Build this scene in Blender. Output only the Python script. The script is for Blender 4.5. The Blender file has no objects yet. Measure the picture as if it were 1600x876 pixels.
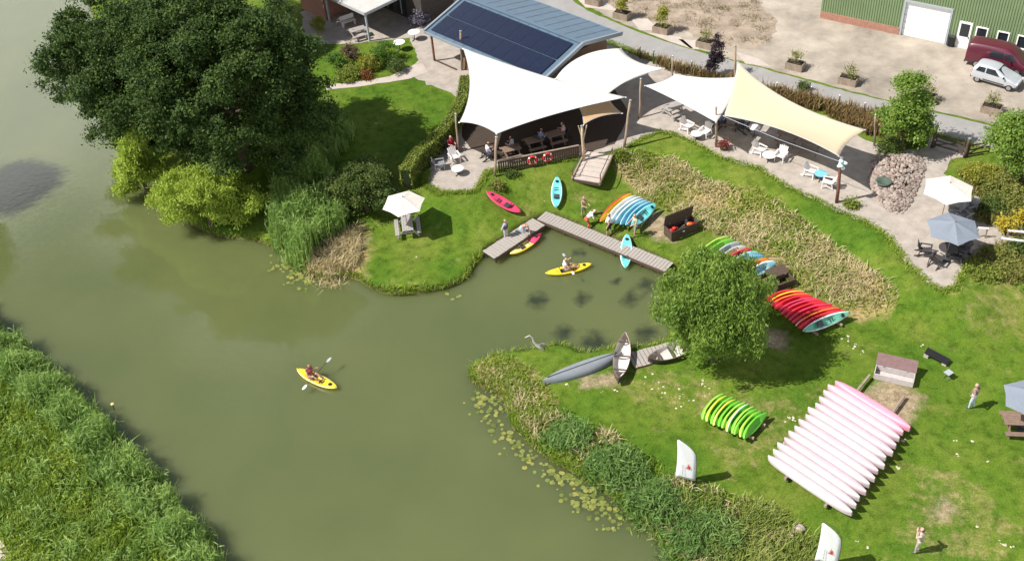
import bpy, bmesh, math, random
import numpy as np
from mathutils import Vector, Matrix

# ------------------------------------------------------------------ camera, sky, sun, exposure
SC = bpy.context.scene
COL = SC.collection
F_PX, PITCH, ROLL, CAM_H = 1690.0, math.radians(40.7), math.radians(4.86), 45.0
_f = np.array([0, math.cos(PITCH), -math.sin(PITCH)])
_r0 = np.array([1.0, 0, 0]); _u0 = np.array([0, math.sin(PITCH), math.cos(PITCH)])
_r = math.cos(ROLL) * _r0 - math.sin(ROLL) * _u0
_u = math.sin(ROLL) * _r0 + math.cos(ROLL) * _u0
cam_data = bpy.data.cameras.new('camera'); cam = bpy.data.objects.new('camera', cam_data)
COL.objects.link(cam); SC.camera = cam
cam.matrix_world = Matrix(((_r[0], _u[0], -_f[0], 0), (_r[1], _u[1], -_f[1], 0), (_r[2], _u[2], -_f[2], CAM_H), (0, 0, 0, 1)))
cam_data.sensor_width = 36; cam_data.lens = F_PX / 1600 * 36; cam_data.clip_end = 3000; cam_data.clip_start = .5

SUN_AZ, SUN_EL = math.radians(8), math.radians(50)      # shadows fall to +X, a little to +Y
sun_data = bpy.data.lights.new('sun', 'SUN'); sun = bpy.data.objects.new('sun', sun_data); COL.objects.link(sun)
sun_data.energy = 5.0; sun_data.angle = math.radians(.53); sun_data.color = (1, .955, .88)
_d = Vector((math.cos(SUN_EL) * math.cos(SUN_AZ), math.cos(SUN_EL) * math.sin(SUN_AZ), -math.sin(SUN_EL)))
sun.rotation_euler = _d.to_track_quat('-Z', 'Y').to_euler(); sun.location = (-40, 30, 60)

world = bpy.data.worlds.new('World'); SC.world = world; world.use_nodes = True
nt = world.node_tree; nt.nodes.clear()
_o = nt.nodes.new('ShaderNodeOutputWorld'); _b = nt.nodes.new('ShaderNodeBackground')
sky = nt.nodes.new('ShaderNodeTexSky'); sky.sky_type = 'NISHITA'; sky.sun_disc = False
sky.sun_elevation = SUN_EL; sky.sun_rotation = math.atan2(-_d.x, -_d.y); sky.air_density = 1.0; sky.dust_density = 1.5
_tc = nt.nodes.new('ShaderNodeTexCoord'); _mp = nt.nodes.new('ShaderNodeMapping'); _mp.inputs['Scale'].default_value = (1, 1, 1.5)
_mp.inputs['Location'].default_value = (3.1, 0.35, 0.0)
_nz = nt.nodes.new('ShaderNodeTexNoise'); _nz.inputs['Scale'].default_value = 1.9; _nz.inputs['Detail'].default_value = 5; _nz.inputs['Roughness'].default_value = .5
_rp = nt.nodes.new('ShaderNodeValToRGB'); _rp.color_ramp.elements[0].position = .38; _rp.color_ramp.elements[1].position = .56
_mx = nt.nodes.new('ShaderNodeMixRGB'); _mx.inputs['Color2'].default_value = (21.0, 21.3, 21.8, 1)   # sunlit cumulus drifting over the blue
nt.links.new(_tc.outputs['Generated'], _mp.inputs['Vector']); nt.links.new(_mp.outputs[0], _nz.inputs['Vector'])
_sp = nt.nodes.new('ShaderNodeSeparateXYZ'); nt.links.new(_tc.outputs['Generated'], _sp.inputs[0])       # cumulus stand closer together towards the horizon
_ma = nt.nodes.new('ShaderNodeMath'); _ma.operation = 'MULTIPLY_ADD'; _ma.inputs[1].default_value = -1.25; nt.links.new(_sp.outputs['Z'], _ma.inputs[0]); nt.links.new(_nz.outputs['Fac'], _ma.inputs[2])
_mb = nt.nodes.new('ShaderNodeMath'); _mb.operation = 'ADD'; _mb.inputs[1].default_value = .63; nt.links.new(_ma.outputs[0], _mb.inputs[0]); nt.links.new(_mb.outputs[0], _rp.inputs['Fac']); nt.links.new(_rp.outputs['Color'], _mx.inputs['Fac'])
nt.links.new(sky.outputs[0], _mx.inputs['Color1']); nt.links.new(_mx.outputs[0], _b.inputs['Color']); nt.links.new(_b.outputs[0], _o.inputs[0])
_b.inputs['Strength'].default_value = .05
vs = SC.view_settings; vs.view_transform = 'Standard'; vs.look = 'None'; vs.exposure = 0.56; vs.gamma = 1; vs.use_curve_mapping = False
SC.render.engine = 'CYCLES'; SC.cycles.max_bounces = 6; SC.cycles.diffuse_bounces = 3; SC.cycles.transparent_max_bounces = 6
SC.cycles.use_denoising = True

# ------------------------------------------------------------------ helpers
def P(px, py, z=0.0):
    """the point at height z that the photograph shows at pixel (px, py)"""
    d = _f * F_PX + _r * (px - 800) - _u * (py - 438)
    t = (z - CAM_H) / d[2]
    return Vector((d[0] * t, d[1] * t, z))

def catmull(pts, n=6, closed=True):
    p = [np.array(q[:2], float) for q in pts]; N = len(p); out = []
    for i in range(N if closed else N - 1):
        a, b, c, d = (p[(i - 1) % N], p[i], p[(i + 1) % N], p[(i + 2) % N]) if closed else (p[max(i - 1, 0)], p[i], p[i + 1], p[min(i + 2, N - 1)])
        for k in range(n):
            t = k / n
            out.append(.5 * (2 * b + (c - a) * t + (2 * a - 5 * b + 4 * c - d) * t * t + (3 * b - a - 3 * c + d) * t ** 3))
    if not closed: out.append(p[-1])
    return np.array(out)

def wig(poly, amp, seed, step=.45):
    """resample an outline and make it uneven, as a worn edge is"""
    rg = np.random.default_rng(seed); out = []
    N = len(poly)
    for i in range(N):
        a, b = poly[i], poly[(i + 1) % N]; k = max(1, int(np.linalg.norm(b - a) / step))
        for j in range(min(k, 200)): out.append(a + (b - a) * j / k)
    out = np.array(out)
    return out + rg.normal(0, amp, out.shape)

def sd(poly, pts):
    """signed distance to a closed polygon, positive inside"""
    pts = np.asarray(pts, float); best = np.full(len(pts), 1e9); ins = np.zeros(len(pts), bool)
    for i in range(len(poly)):
        a = poly[i]; b = poly[(i + 1) % len(poly)]; e = b - a; w = pts - a
        t = np.clip((w @ e) / max(e @ e, 1e-9), 0, 1)
        best = np.minimum(best, np.hypot(w[:, 0] - t * e[0], w[:, 1] - t * e[1]))
        c = (a[1] <= pts[:, 1]) != (b[1] <= pts[:, 1])
        with np.errstate(divide='ignore', invalid='ignore'):
            x = a[0] + (pts[:, 1] - a[1]) / (b[1] - a[1] if b[1] != a[1] else 1e-9) * e[0]
        ins ^= c & (pts[:, 0] < x)
    return np.where(ins, best, -best)

def sstep(a, b, x):
    t = np.clip((x - a) / (b - a), 0, 1); return t * t * (3 - 2 * t)

def pix(pts, z=0.0):
    return np.array([P(x, y, z)[:2] for x, y in pts])

def tag(o, label=None, cat=None, group=None, kind=None):
    if label: o['label'] = label
    if cat: o['category'] = cat
    if group: o['group'] = group
    if kind: o['kind'] = kind
    return o

def thing(name, loc, rz, label, cat, group=None):
    o = bpy.data.objects.new(name, None); COL.objects.link(o); o.empty_display_size = .2
    o.location = loc; o.rotation_euler = (0, 0, rz)
    return tag(o, label, cat, group)

def copy_tree(o, parent=None):
    c = o.copy(); COL.objects.link(c); c.parent = parent
    if parent: c.matrix_parent_inverse = Matrix()
    for ch in [k for k in bpy.data.objects if k.parent == o]: copy_tree(ch, c)
    return c

class MB:
    """collects simple shapes; build() links them as ONE mesh object"""
    def __init__(s): s.v = []; s.f = []; s.m = []; s.mi = 0
    def add(s, v, f):
        n = len(s.v); s.v += [tuple(p) for p in v]; s.f += [tuple(i + n for i in q) for q in f]; s.m += [s.mi] * len(f); return s
    def box(s, c, d, rz=0, rx=0, ry=0, taper=1):
        M = Matrix.Translation(c) @ Matrix.Rotation(rz, 4, 'Z') @ Matrix.Rotation(ry, 4, 'Y') @ Matrix.Rotation(rx, 4, 'X')
        v = []
        for z in (-.5, .5):
            k = taper if z > 0 else 1
            for x, y in ((-.5, -.5), (.5, -.5), (.5, .5), (-.5, .5)): v.append(M @ Vector((x * d[0] * k, y * d[1] * k, z * d[2])))
        return s.add(v, [(3, 2, 1, 0), (4, 5, 6, 7), (0, 1, 5, 4), (1, 2, 6, 5), (2, 3, 7, 6), (3, 0, 4, 7)])
    def beam(s, a, b, w, h, up=(0, 0, 1)):
        a = Vector(a); b = Vector(b); x = (b - a).normalized(); y = Vector(up).cross(x)
        if y.length < 1e-4: y = Vector((1, 0, 0)).cross(x)
        y.normalize(); z = x.cross(y)
        v = [p + y * w * i + z * h * j for p in (a, b) for i, j in ((-.5, -.5), (.5, -.5), (.5, .5), (-.5, .5))]
        return s.add(v, [(0, 1, 2, 3), (7, 6, 5, 4), (0, 4, 5, 1), (1, 5, 6, 2), (2, 6, 7, 3), (3, 7, 4, 0)])
    def tube(s, pts, rad, n=8, cap=True):
        pts = [Vector(p) for p in pts]; rad = [rad] * len(pts) if not hasattr(rad, '__len__') else rad
        rings = []; base = len(s.v); v = []
        ref = None
        for i, p in enumerate(pts):
            t = (pts[min(i + 1, len(pts) - 1)] - pts[max(i - 1, 0)]).normalized()
            if ref is None: ref = Vector((0, 0, 1)) if abs(t.z) < .9 else Vector((1, 0, 0))
            a = t.cross(ref).normalized(); b = t.cross(a); ref = a.cross(t)
            for k in range(n):
                q = 2 * math.pi * k / n; v.append(p + (a * math.cos(q) + b * math.sin(q)) * rad[i])
        f = [(i * n + k, i * n + (k + 1) % n, (i + 1) * n + (k + 1) % n, (i + 1) * n + k) for i in range(len(pts) - 1) for k in range(n)]
        if cap: f += [tuple(range(n - 1, -1, -1)), tuple(range((len(pts) - 1) * n, len(pts) * n))]
        return s.add(v, f)
    def lathe(s, prof, c=(0, 0, 0), n=12):
        c = Vector(c); v = [c + Vector((r * math.cos(2 * math.pi * k / n), r * math.sin(2 * math.pi * k / n), z)) for r, z in prof for k in range(n)]
        m = len(prof)
        f = [(i * n + k, i * n + (k + 1) % n, (i + 1) * n + (k + 1) % n, (i + 1) * n + k) for i in range(m - 1) for k in range(n)]
        f += [tuple(range(n - 1, -1, -1)), tuple(range((m - 1) * n, m * n))]
        return s.add(v, f)
    def prism(s, poly, z0, z1):
        n = len(poly); v = [(p[0], p[1], z0) for p in poly] + [(p[0], p[1], z1) for p in poly]
        return s.add(v, [tuple(range(n - 1, -1, -1)), tuple(range(n, 2 * n))] + [(i, (i + 1) % n, n + (i + 1) % n, n + i) for i in range(n)])
    def loft(s, rings, close=True, cap=True):
        n = len(rings[0]); v = [p for r in rings for p in r]; m = len(rings)
        f = [(i * n + k, i * n + (k + 1) % n, (i + 1) * n + (k + 1) % n, (i + 1) * n + k) for i in range(m - 1) for k in range(n if close else n - 1)]
        if cap: f += [tuple(range(n - 1, -1, -1)), tuple(range((m - 1) * n, m * n))]
        return s.add(v, f)
    def build(s, name, mats, parent=None, smooth=False, bevel=0, loc=None, rz=0):
        me = bpy.data.meshes.new(name); me.from_pydata(s.v, [], s.f)
        for m in (mats if isinstance(mats, (list, tuple)) else [mats]): me.materials.append(m)
        if any(s.m): me.polygons.foreach_set('material_index', s.m)
        if smooth: me.polygons.foreach_set('use_smooth', [True] * len(s.f))
        o = bpy.data.objects.new(name, me); COL.objects.link(o); o.parent = parent
        if loc is not None: o.location = loc; o.rotation_euler = (0, 0, rz)
        if bevel:
            b = o.modifiers.new('bevel', 'BEVEL'); b.width = bevel; b.segments = 2; b.limit_method = 'ANGLE'
        return o

def place(o, loc=None, rz=0, rx=0, ry=0, parent=None):
    if loc is not None: o.location = loc
    o.rotation_euler = (rx, ry, rz)
    if parent: o.parent = parent
    return o

def raw_mesh(name, v, tri_or_quad, mat, parent=None, smooth=False):
    v = np.asarray(v, np.float32); q = np.asarray(tri_or_quad, np.int32); k = q.shape[1]
    me = bpy.data.meshes.new(name); me.vertices.add(len(v)); me.vertices.foreach_set('co', v.ravel())
    me.loops.add(q.size); me.loops.foreach_set('vertex_index', q.ravel())
    me.polygons.add(len(q)); me.polygons.foreach_set('loop_start', np.arange(len(q), dtype=np.int32) * k)
    if smooth: me.polygons.foreach_set('use_smooth', np.ones(len(q), bool))
    me.update(calc_edges=True); me.materials.append(mat)
    o = bpy.data.objects.new(name, me); COL.objects.link(o); o.parent = parent
    return o

# ------------------------------------------------------------------ materials
_mats = {}
def mat(name, col, rough=.6, var=.12, scale=4.0, bump=0.0, bscale=None, spec=.3, metal=0.0, col2=None, stretch=None, transl=0.0, coat=0.0):
    if name in _mats: return _mats[name]
    m = bpy.data.materials.new(name); m.use_nodes = True; n = m.node_tree; b = n.nodes['Principled BSDF']; _mats[name] = m
    b.inputs['Roughness'].default_value = rough; b.inputs['Metallic'].default_value = metal; b.inputs['Specular IOR Level'].default_value = spec
    if coat: b.inputs['Coat Weight'].default_value = coat
    c1 = tuple(max(0, c * (1 - var)) for c in col); c2 = col2 or tuple(min(1, c * (1 + var)) for c in col)
    tc = n.nodes.new('ShaderNodeTexCoord'); mp = n.nodes.new('ShaderNodeMapping')
    n.links.new(tc.outputs['Object'], mp.inputs['Vector'])
    if stretch: mp.inputs['Scale'].default_value = stretch
    nz = n.nodes.new('ShaderNodeTexNoise'); nz.inputs['Scale'].default_value = scale; nz.inputs['Detail'].default_value = 6; nz.inputs['Roughness'].default_value = .65
    n.links.new(mp.outputs[0], nz.inputs['Vector'])
    rp = n.nodes.new('ShaderNodeValToRGB'); rp.color_ramp.elements[0].color = (*c1, 1); rp.color_ramp.elements[1].color = (*c2, 1)
    rp.color_ramp.elements[0].position = .3; rp.color_ramp.elements[1].position = .7
    n.links.new(nz.outputs['Fac'], rp.inputs['Fac']); n.links.new(rp.outputs[0], b.inputs['Base Color'])
    if bump:
        nb = n.nodes.new('ShaderNodeTexNoise'); nb.inputs['Scale'].default_value = bscale or scale * 4; nb.inputs['Detail'].default_value = 4
        n.links.new(mp.outputs[0], nb.inputs['Vector'])
        bp = n.nodes.new('ShaderNodeBump'); bp.inputs['Strength'].default_value = bump; bp.inputs['Distance'].default_value = .05
        n.links.new(nb.outputs['Fac'], bp.inputs['Height']); n.links.new(bp.outputs[0], b.inputs['Normal'])
    if transl:
        t = n.nodes.new('ShaderNodeBsdfTranslucent'); n.links.new(rp.outputs[0], t.inputs['Color'])
        x = n.nodes.new('ShaderNodeMixShader'); x.inputs[0].default_value = transl
        out = n.nodes['Material Output']
        n.links.new(b.outputs[0], x.inputs[1]); n.links.new(t.outputs[0], x.inputs[2]); n.links.new(x.outputs[0], out.inputs[0])
    return m

def leaf_mat(name, cols, transl=.3, rough=.55, patch=.0):
    """each leaf (mesh island) takes its own tone between the given colours"""
    if name in _mats: return _mats[name]
    m = bpy.data.materials.new(name); m.use_nodes = True; n = m.node_tree; b = n.nodes['Principled BSDF']; _mats[name] = m
    g = n.nodes.new('ShaderNodeNewGeometry'); rp = n.nodes.new('ShaderNodeValToRGB')
    el = rp.color_ramp.elements
    while len(el) < len(cols): el.new(.5)
    for i, c in enumerate(cols): el[i].position = i / (len(cols) - 1); el[i].color = (*c, 1)
    if patch:
        tc = n.nodes.new('ShaderNodeTexCoord'); nz = n.nodes.new('ShaderNodeTexNoise'); nz.inputs['Scale'].default_value = patch; nz.inputs['Detail'].default_value = 3
        n.links.new(tc.outputs['Object'], nz.inputs['Vector'])
        mr = n.nodes.new('ShaderNodeMapRange'); mr.inputs['From Min'].default_value = .3; mr.inputs['From Max'].default_value = .7
        n.links.new(nz.outputs['Fac'], mr.inputs['Value'])
        mm = n.nodes.new('ShaderNodeMath'); mm.operation = 'MULTIPLY_ADD'; mm.inputs[1].default_value = .5
        m2 = n.nodes.new('ShaderNodeMath'); m2.operation = 'MULTIPLY'; m2.inputs[1].default_value = .5
        n.links.new(mr.outputs[0], m2.inputs[0]); n.links.new(g.outputs['Random Per Island'], mm.inputs[0]); n.links.new(m2.outputs[0], mm.inputs[2])
        n.links.new(mm.outputs[0], rp.inputs['Fac'])
    else:
        n.links.new(g.outputs['Random Per Island'], rp.inputs['Fac'])
    n.links.new(rp.outputs[0], b.inputs['Base Color']); b.inputs['Roughness'].default_value = rough; b.inputs['Specular IOR Level'].default_value = .25
    t = n.nodes.new('ShaderNodeBsdfTranslucent'); n.links.new(rp.outputs[0], t.inputs['Color'])
    x = n.nodes.new('ShaderNodeMixShader'); x.inputs[0].default_value = transl
    n.links.new(b.outputs[0], x.inputs[1]); n.links.new(t.outputs[0], x.inputs[2]); n.links.new(x.outputs[0], n.nodes['Material Output'].inputs[0])
    return m

# ------------------------------------------------------------------ vegetation builders
def leaf_mesh(name, c, length, width, m, parent, rg, droop=None, up=.8):
    """N separate leaves: rhombi of two triangles, each turned its own way"""
    N = len(c); c = np.asarray(c, float)
    a = rg.normal(size=(N, 3))
    if droop is not None: a = a * .45 + np.array([0, 0, -1.0]) * droop
    a /= np.linalg.norm(a, axis=1)[:, None]
    nrm = rg.normal(size=(N, 3)) + np.array([-.1, -.25, up * 2.2])
    b = np.cross(nrm, a); b /= np.maximum(np.linalg.norm(b, axis=1), 1e-6)[:, None]
    L = (length * rg.uniform(.6, 1.35, N))[:, None]; W = (width * rg.uniform(.6, 1.3, N))[:, None]
    nn = np.cross(a, b)
    v = np.empty((N, 4, 3)); v[:, 0] = c - a * L * .5; v[:, 1] = c + b * W * .5 + nn * W * .12; v[:, 2] = c + a * L * .5; v[:, 3] = c - b * W * .5 + nn * W * .12
    i = np.arange(N)[:, None] * 4
    q = np.concatenate([i + [0, 1, 2], i + [0, 2, 3]], 1).reshape(-1, 3)
    return raw_mesh(name, v.reshape(-1, 3), q, m, parent)

def clump_points(lobes, n_cl, per, rg, spread=.5, shell=.6, flat=.6, low=-.75):
    lob = np.array(lobes, float); w = (lob[:, 3] * lob[:, 4] * lob[:, 5]) ** (2 / 3); w /= w.sum()
    li = rg.choice(len(lob), n_cl, p=w); d = rg.normal(size=(n_cl, 3)); d /= np.linalg.norm(d, axis=1)[:, None]
    d[:, 2] = np.where(d[:, 2] < low, -d[:, 2], d[:, 2])
    r = shell + (1.03 - shell) * rg.uniform(0, 1, n_cl) ** .6
    cc = lob[li, :3] + d * r[:, None] * lob[li, 3:6]
    off = rg.normal(size=(n_cl, per, 3)) * spread * rg.uniform(.5, 1.3, (n_cl, 1, 1)); off[:, :, 2] *= flat
    return (cc[:, None, :] + off).reshape(-1, 3), cc

def puffs(c, r, n, s0, s1, rg, low=-.55, fill=True):
    """many small lobes over a crown's outline, with one darker filling inside"""
    out = []
    for k in range(n):
        d = rg.normal(size=3); d /= np.linalg.norm(d)
        if d[2] < low: d[2] = -d[2]
        f = rg.uniform(.62, 1.0); s = rg.uniform(s0, s1); out.append((c[0] + d[0] * r[0] * f, c[1] + d[1] * r[1] * f, c[2] + d[2] * r[2] * f, s, s, s * .72))
    if fill: out.append((*c, r[0] * .6, r[1] * .6, r[2] * .6))
    return out

def blades(name, base, h, w, m, parent, rg, lean=.25, bend=.35, kind=None):
    """grass or reed blades: each a two-step tapering strip that bends over"""
    N = len(base); base = np.asarray(base, float); an = rg.uniform(0, 2 * np.pi, N)
    dx = np.stack([np.cos(an), np.sin(an), np.zeros(N)], 1); sx = np.stack([-np.sin(an), np.cos(an), np.zeros(N)], 1)
    h = h * rg.uniform(.6, 1.25, N)[:, None]; ln = np.abs(rg.normal(0, lean, N))[:, None]; w = (w * rg.uniform(.7, 1.3, N))[:, None]
    up = np.array([0, 0, 1.0])
    mid = base + up * h * .55 + dx * h * ln * .4; tip = base + up * h * (1 - ln * .35) + dx * h * (ln + bend * rg.uniform(0, 1, N)[:, None])
    v = np.stack([base - sx * w * .4, base + sx * w * .4, mid + sx * w * .5, mid - sx * w * .5, tip], 1).reshape(-1, 3)
    i = np.arange(N)[:, None] * 5
    q = np.concatenate([i + [0, 1, 2], i + [0, 2, 3], i + [3, 2, 4]], 1).reshape(-1, 3)
    return raw_mesh(name, v, q, m, parent)

def inside_pts(poly, n, rg, margin=0.0):
    lo, hi = poly.min(0), poly.max(0); out = np.zeros((0, 2))
    while len(out) < n:
        p = rg.uniform(lo, hi, (n * 2, 2)); p = p[sd(poly, p) > margin]; out = np.concatenate([out, p])
    return out[:n]
# ------------------------------------------------------------------ the lie of the land (water level is z = 0)
PLAT = 1.45
_far = lambda l: [np.array(q, float) for q in l]
land1 = np.concatenate([catmull(pix([(100, -70), (150, 40), (185, 140), (225, 245), (262, 325), (330, 368), (400, 380), (440, 398), (470, 424), (505, 438), (550, 437),
    (578, 452), (612, 463), (652, 461), (700, 453), (730, 438), (748, 414), (765, 396), (800, 374), (835, 350), (870, 343), (940, 370), (1010, 398), (1045, 416),
    (1068, 440), (1066, 480), (1052, 512), (1036, 534), (1000, 543), (960, 545), (915, 553), (880, 540), (840, 545), (790, 552), (752, 566), (730, 584), (742, 602),
    (785, 625), (800, 668), (845, 712), (885, 735), (925, 758), (972, 798), (1012, 832), (1040, 865), (1062, 910)]), 5, False),
    np.array([(10, 10), (14, -60), (400, -60), (400, 500), (-90, 500), (-60, 130)])])
land2 = np.concatenate([catmull(pix([(-110, 180), (-78, 300), (-60, 400), (-45, 470), (0, 516), (60, 564), (130, 628), (200, 703), (260, 766), (320, 842), (352, 900)]), 5, False),
    np.array([(-8, 10), (-5, -60), (-400, -60), (-400, 500), (-160, 500), (-120, 150)])])
plateau = np.concatenate([pix([(1700, 440), (1560, 425), (1500, 462), (1440, 452), (1395, 405), (1365, 370), (1300, 332), (1240, 308), (1170, 272), (1110, 248), (1050, 222),
    (1010, 222), (985, 229), (962, 230), (905, 238), (870, 262), (772, 280), (748, 308), (690, 308), (655, 280), (610, 262), (540, 250), (440, 235), (360, 225), (290, 150), (215, 40), (180, -60)], PLAT),
    np.array([(-60, 140), (-90, 500), (400, 500), (400, 30)])])

_nr = np.random.default_rng(5); _ph = _nr.uniform(0, 6.28, (6, 2)); _fr = _nr.uniform(.25, .9, (6, 2))
def G(xy):
    xy = np.asarray(xy, float).reshape(-1, 2)
    d = np.maximum(sd(land1, xy), sd(land2, xy)); t = sstep(-3.5, .2, sd(plateau, xy))
    bump = sum(np.sin(xy[:, 0] * _fr[k, 0] + _ph[k, 0]) * np.sin(xy[:, 1] * _fr[k, 1] + _ph[k, 1]) for k in range(6)) * .03 * (1 - t)
    zl = .5 + (PLAT - .5) * t + bump
    return -.9 + (zl + .9) * sstep(-.55, .5, d)
def g1(x, y): return float(grid_z([(x, y)])[0])
def PG(px, py, lift=0.0):
    """the point of the ground that the photograph shows at a pixel"""
    z = .6
    for _ in range(7):
        p = P(px, py, z); z = .5 * z + .5 * max(0.0, g1(p.x, p.y))
    p = P(px, py, z); return Vector((p.x, p.y, z + lift))

def grid_z(xy):
    xy = np.asarray(xy, float).reshape(-1, 2); i = np.clip(np.searchsorted(gx, xy[:, 0]) - 1, 0, nx - 2); j = np.clip(np.searchsorted(gy, xy[:, 1]) - 1, 0, ny - 2)
    u = (xy[:, 0] - gx[i]) / (gx[i + 1] - gx[i]); v = (xy[:, 1] - gy[j]) / (gy[j + 1] - gy[j]); Z = gz.reshape(ny, nx)
    return (Z[j, i] * (1 - u) + Z[j, i + 1] * u) * (1 - v) + (Z[j + 1, i] * (1 - u) + Z[j + 1, i + 1] * u) * v
def axis(lo, hi, step, far):
    mid = np.arange(lo, hi, step); out = [lo]; s = step
    while out[-1] > -far: s *= 1.35; out.append(out[-1] - s)
    up = [mid[-1]]; s = step
    while up[-1] < far: s *= 1.35; up.append(up[-1] + s)
    return np.concatenate([np.array(out[:0:-1]), mid, np.array(up[1:])])
gx = axis(-52, 50, .27, 900); gy = axis(24, 104, .27, 900)
XX, YY = np.meshgrid(gx, gy); gp = np.stack([XX.ravel(), YY.ravel()], 1)
gz = G(gp)
nx, ny = len(gx), len(gy); _i = np.arange(nx * ny).reshape(ny, nx)
gq = np.stack([_i[:-1, :-1].ravel(), _i[:-1, 1:].ravel(), _i[1:, 1:].ravel(), _i[1:, :-1].ravel()], 1)

dry_polys = [pix([(965, 262), (1000, 245), (1050, 255), (1110, 290), (1180, 305), (1250, 350), (1320, 400), (1392, 455), (1395, 480), (1345, 495), (1290, 455), (1215, 430), (1190, 380), (1130, 360), (1060, 330), (1010, 300)], .9),
             pix([(740, 568), (790, 560), (840, 590), (865, 630), (850, 665), (800, 640), (750, 600)], .4),
             pix([(470, 420), (520, 360), (570, 350), (575, 400), (560, 440), (600, 460), (520, 445)], .4)]
soft_dry = [pix([(560, 400), (585, 430), (640, 445), (700, 440), (740, 420), (735, 450), (640, 470), (570, 462)], .4),
            pix([(1060, 590), (1180, 600), (1290, 640), (1200, 720), (1130, 760), (1100, 700)], .5),
            pix([(1420, 700), (1520, 740), (1600, 820), (1600, 880), (1380, 880), (1400, 780)], .5),
            pix([(1480, 440), (1610, 420), (1610, 520), (1500, 520)], .9),
            pix([(1050, 760), (1180, 790), (1290, 876), (1150, 876)], .5), pix([(940, 560), (1080, 570), (1090, 640), (980, 640)], .5)]
soft_dry += [pix([(895, 298), (935, 298), (948, 332), (905, 330)], .7), pix([(1215, 695), (1240, 660), (1290, 622), (1302, 600), (1270, 596), (1200, 688)], .5), pix([(800, 330), (840, 318), (850, 330), (815, 350)], .6)]
dirt_polys = [pix([(1345, 615), (1395, 590), (1440, 620), (1420, 660), (1370, 640)], .5), pix([(1000, 330), (1040, 335), (1060, 375), (1020, 370)], .6),
              pix([(528, 370), (560, 350), (570, 375), (548, 415), (512, 440), (500, 425)], .4), pix([(1460, 795), (1478, 785), (1492, 795), (1470, 812)], .5),
              pix([(1205, 400), (1240, 410), (1215, 440), (1190, 430)], .7), pix([(780, 572), (832, 600), (820, 612), (770, 590)], .4),
              pix([(1180, 510), (1230, 520), (1225, 545), (1190, 540)], .5), pix([(905, 590), (965, 585), (960, 600), (910, 602)], .5)]
def field(polys, a, b):
    return np.max([sstep(a, b, sd(p, gp)) for p in polys], 0)
a_dry = np.maximum(.74 * field(dry_polys, -1.4, .9),   .34 * field(soft_dry, -2.0, 1.2)); a_dirt = field(dirt_polys, -1.0, .7)
a_shore = sstep(.9, .1, np.maximum(sd(land1, gp), sd(land2, gp)))

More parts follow.
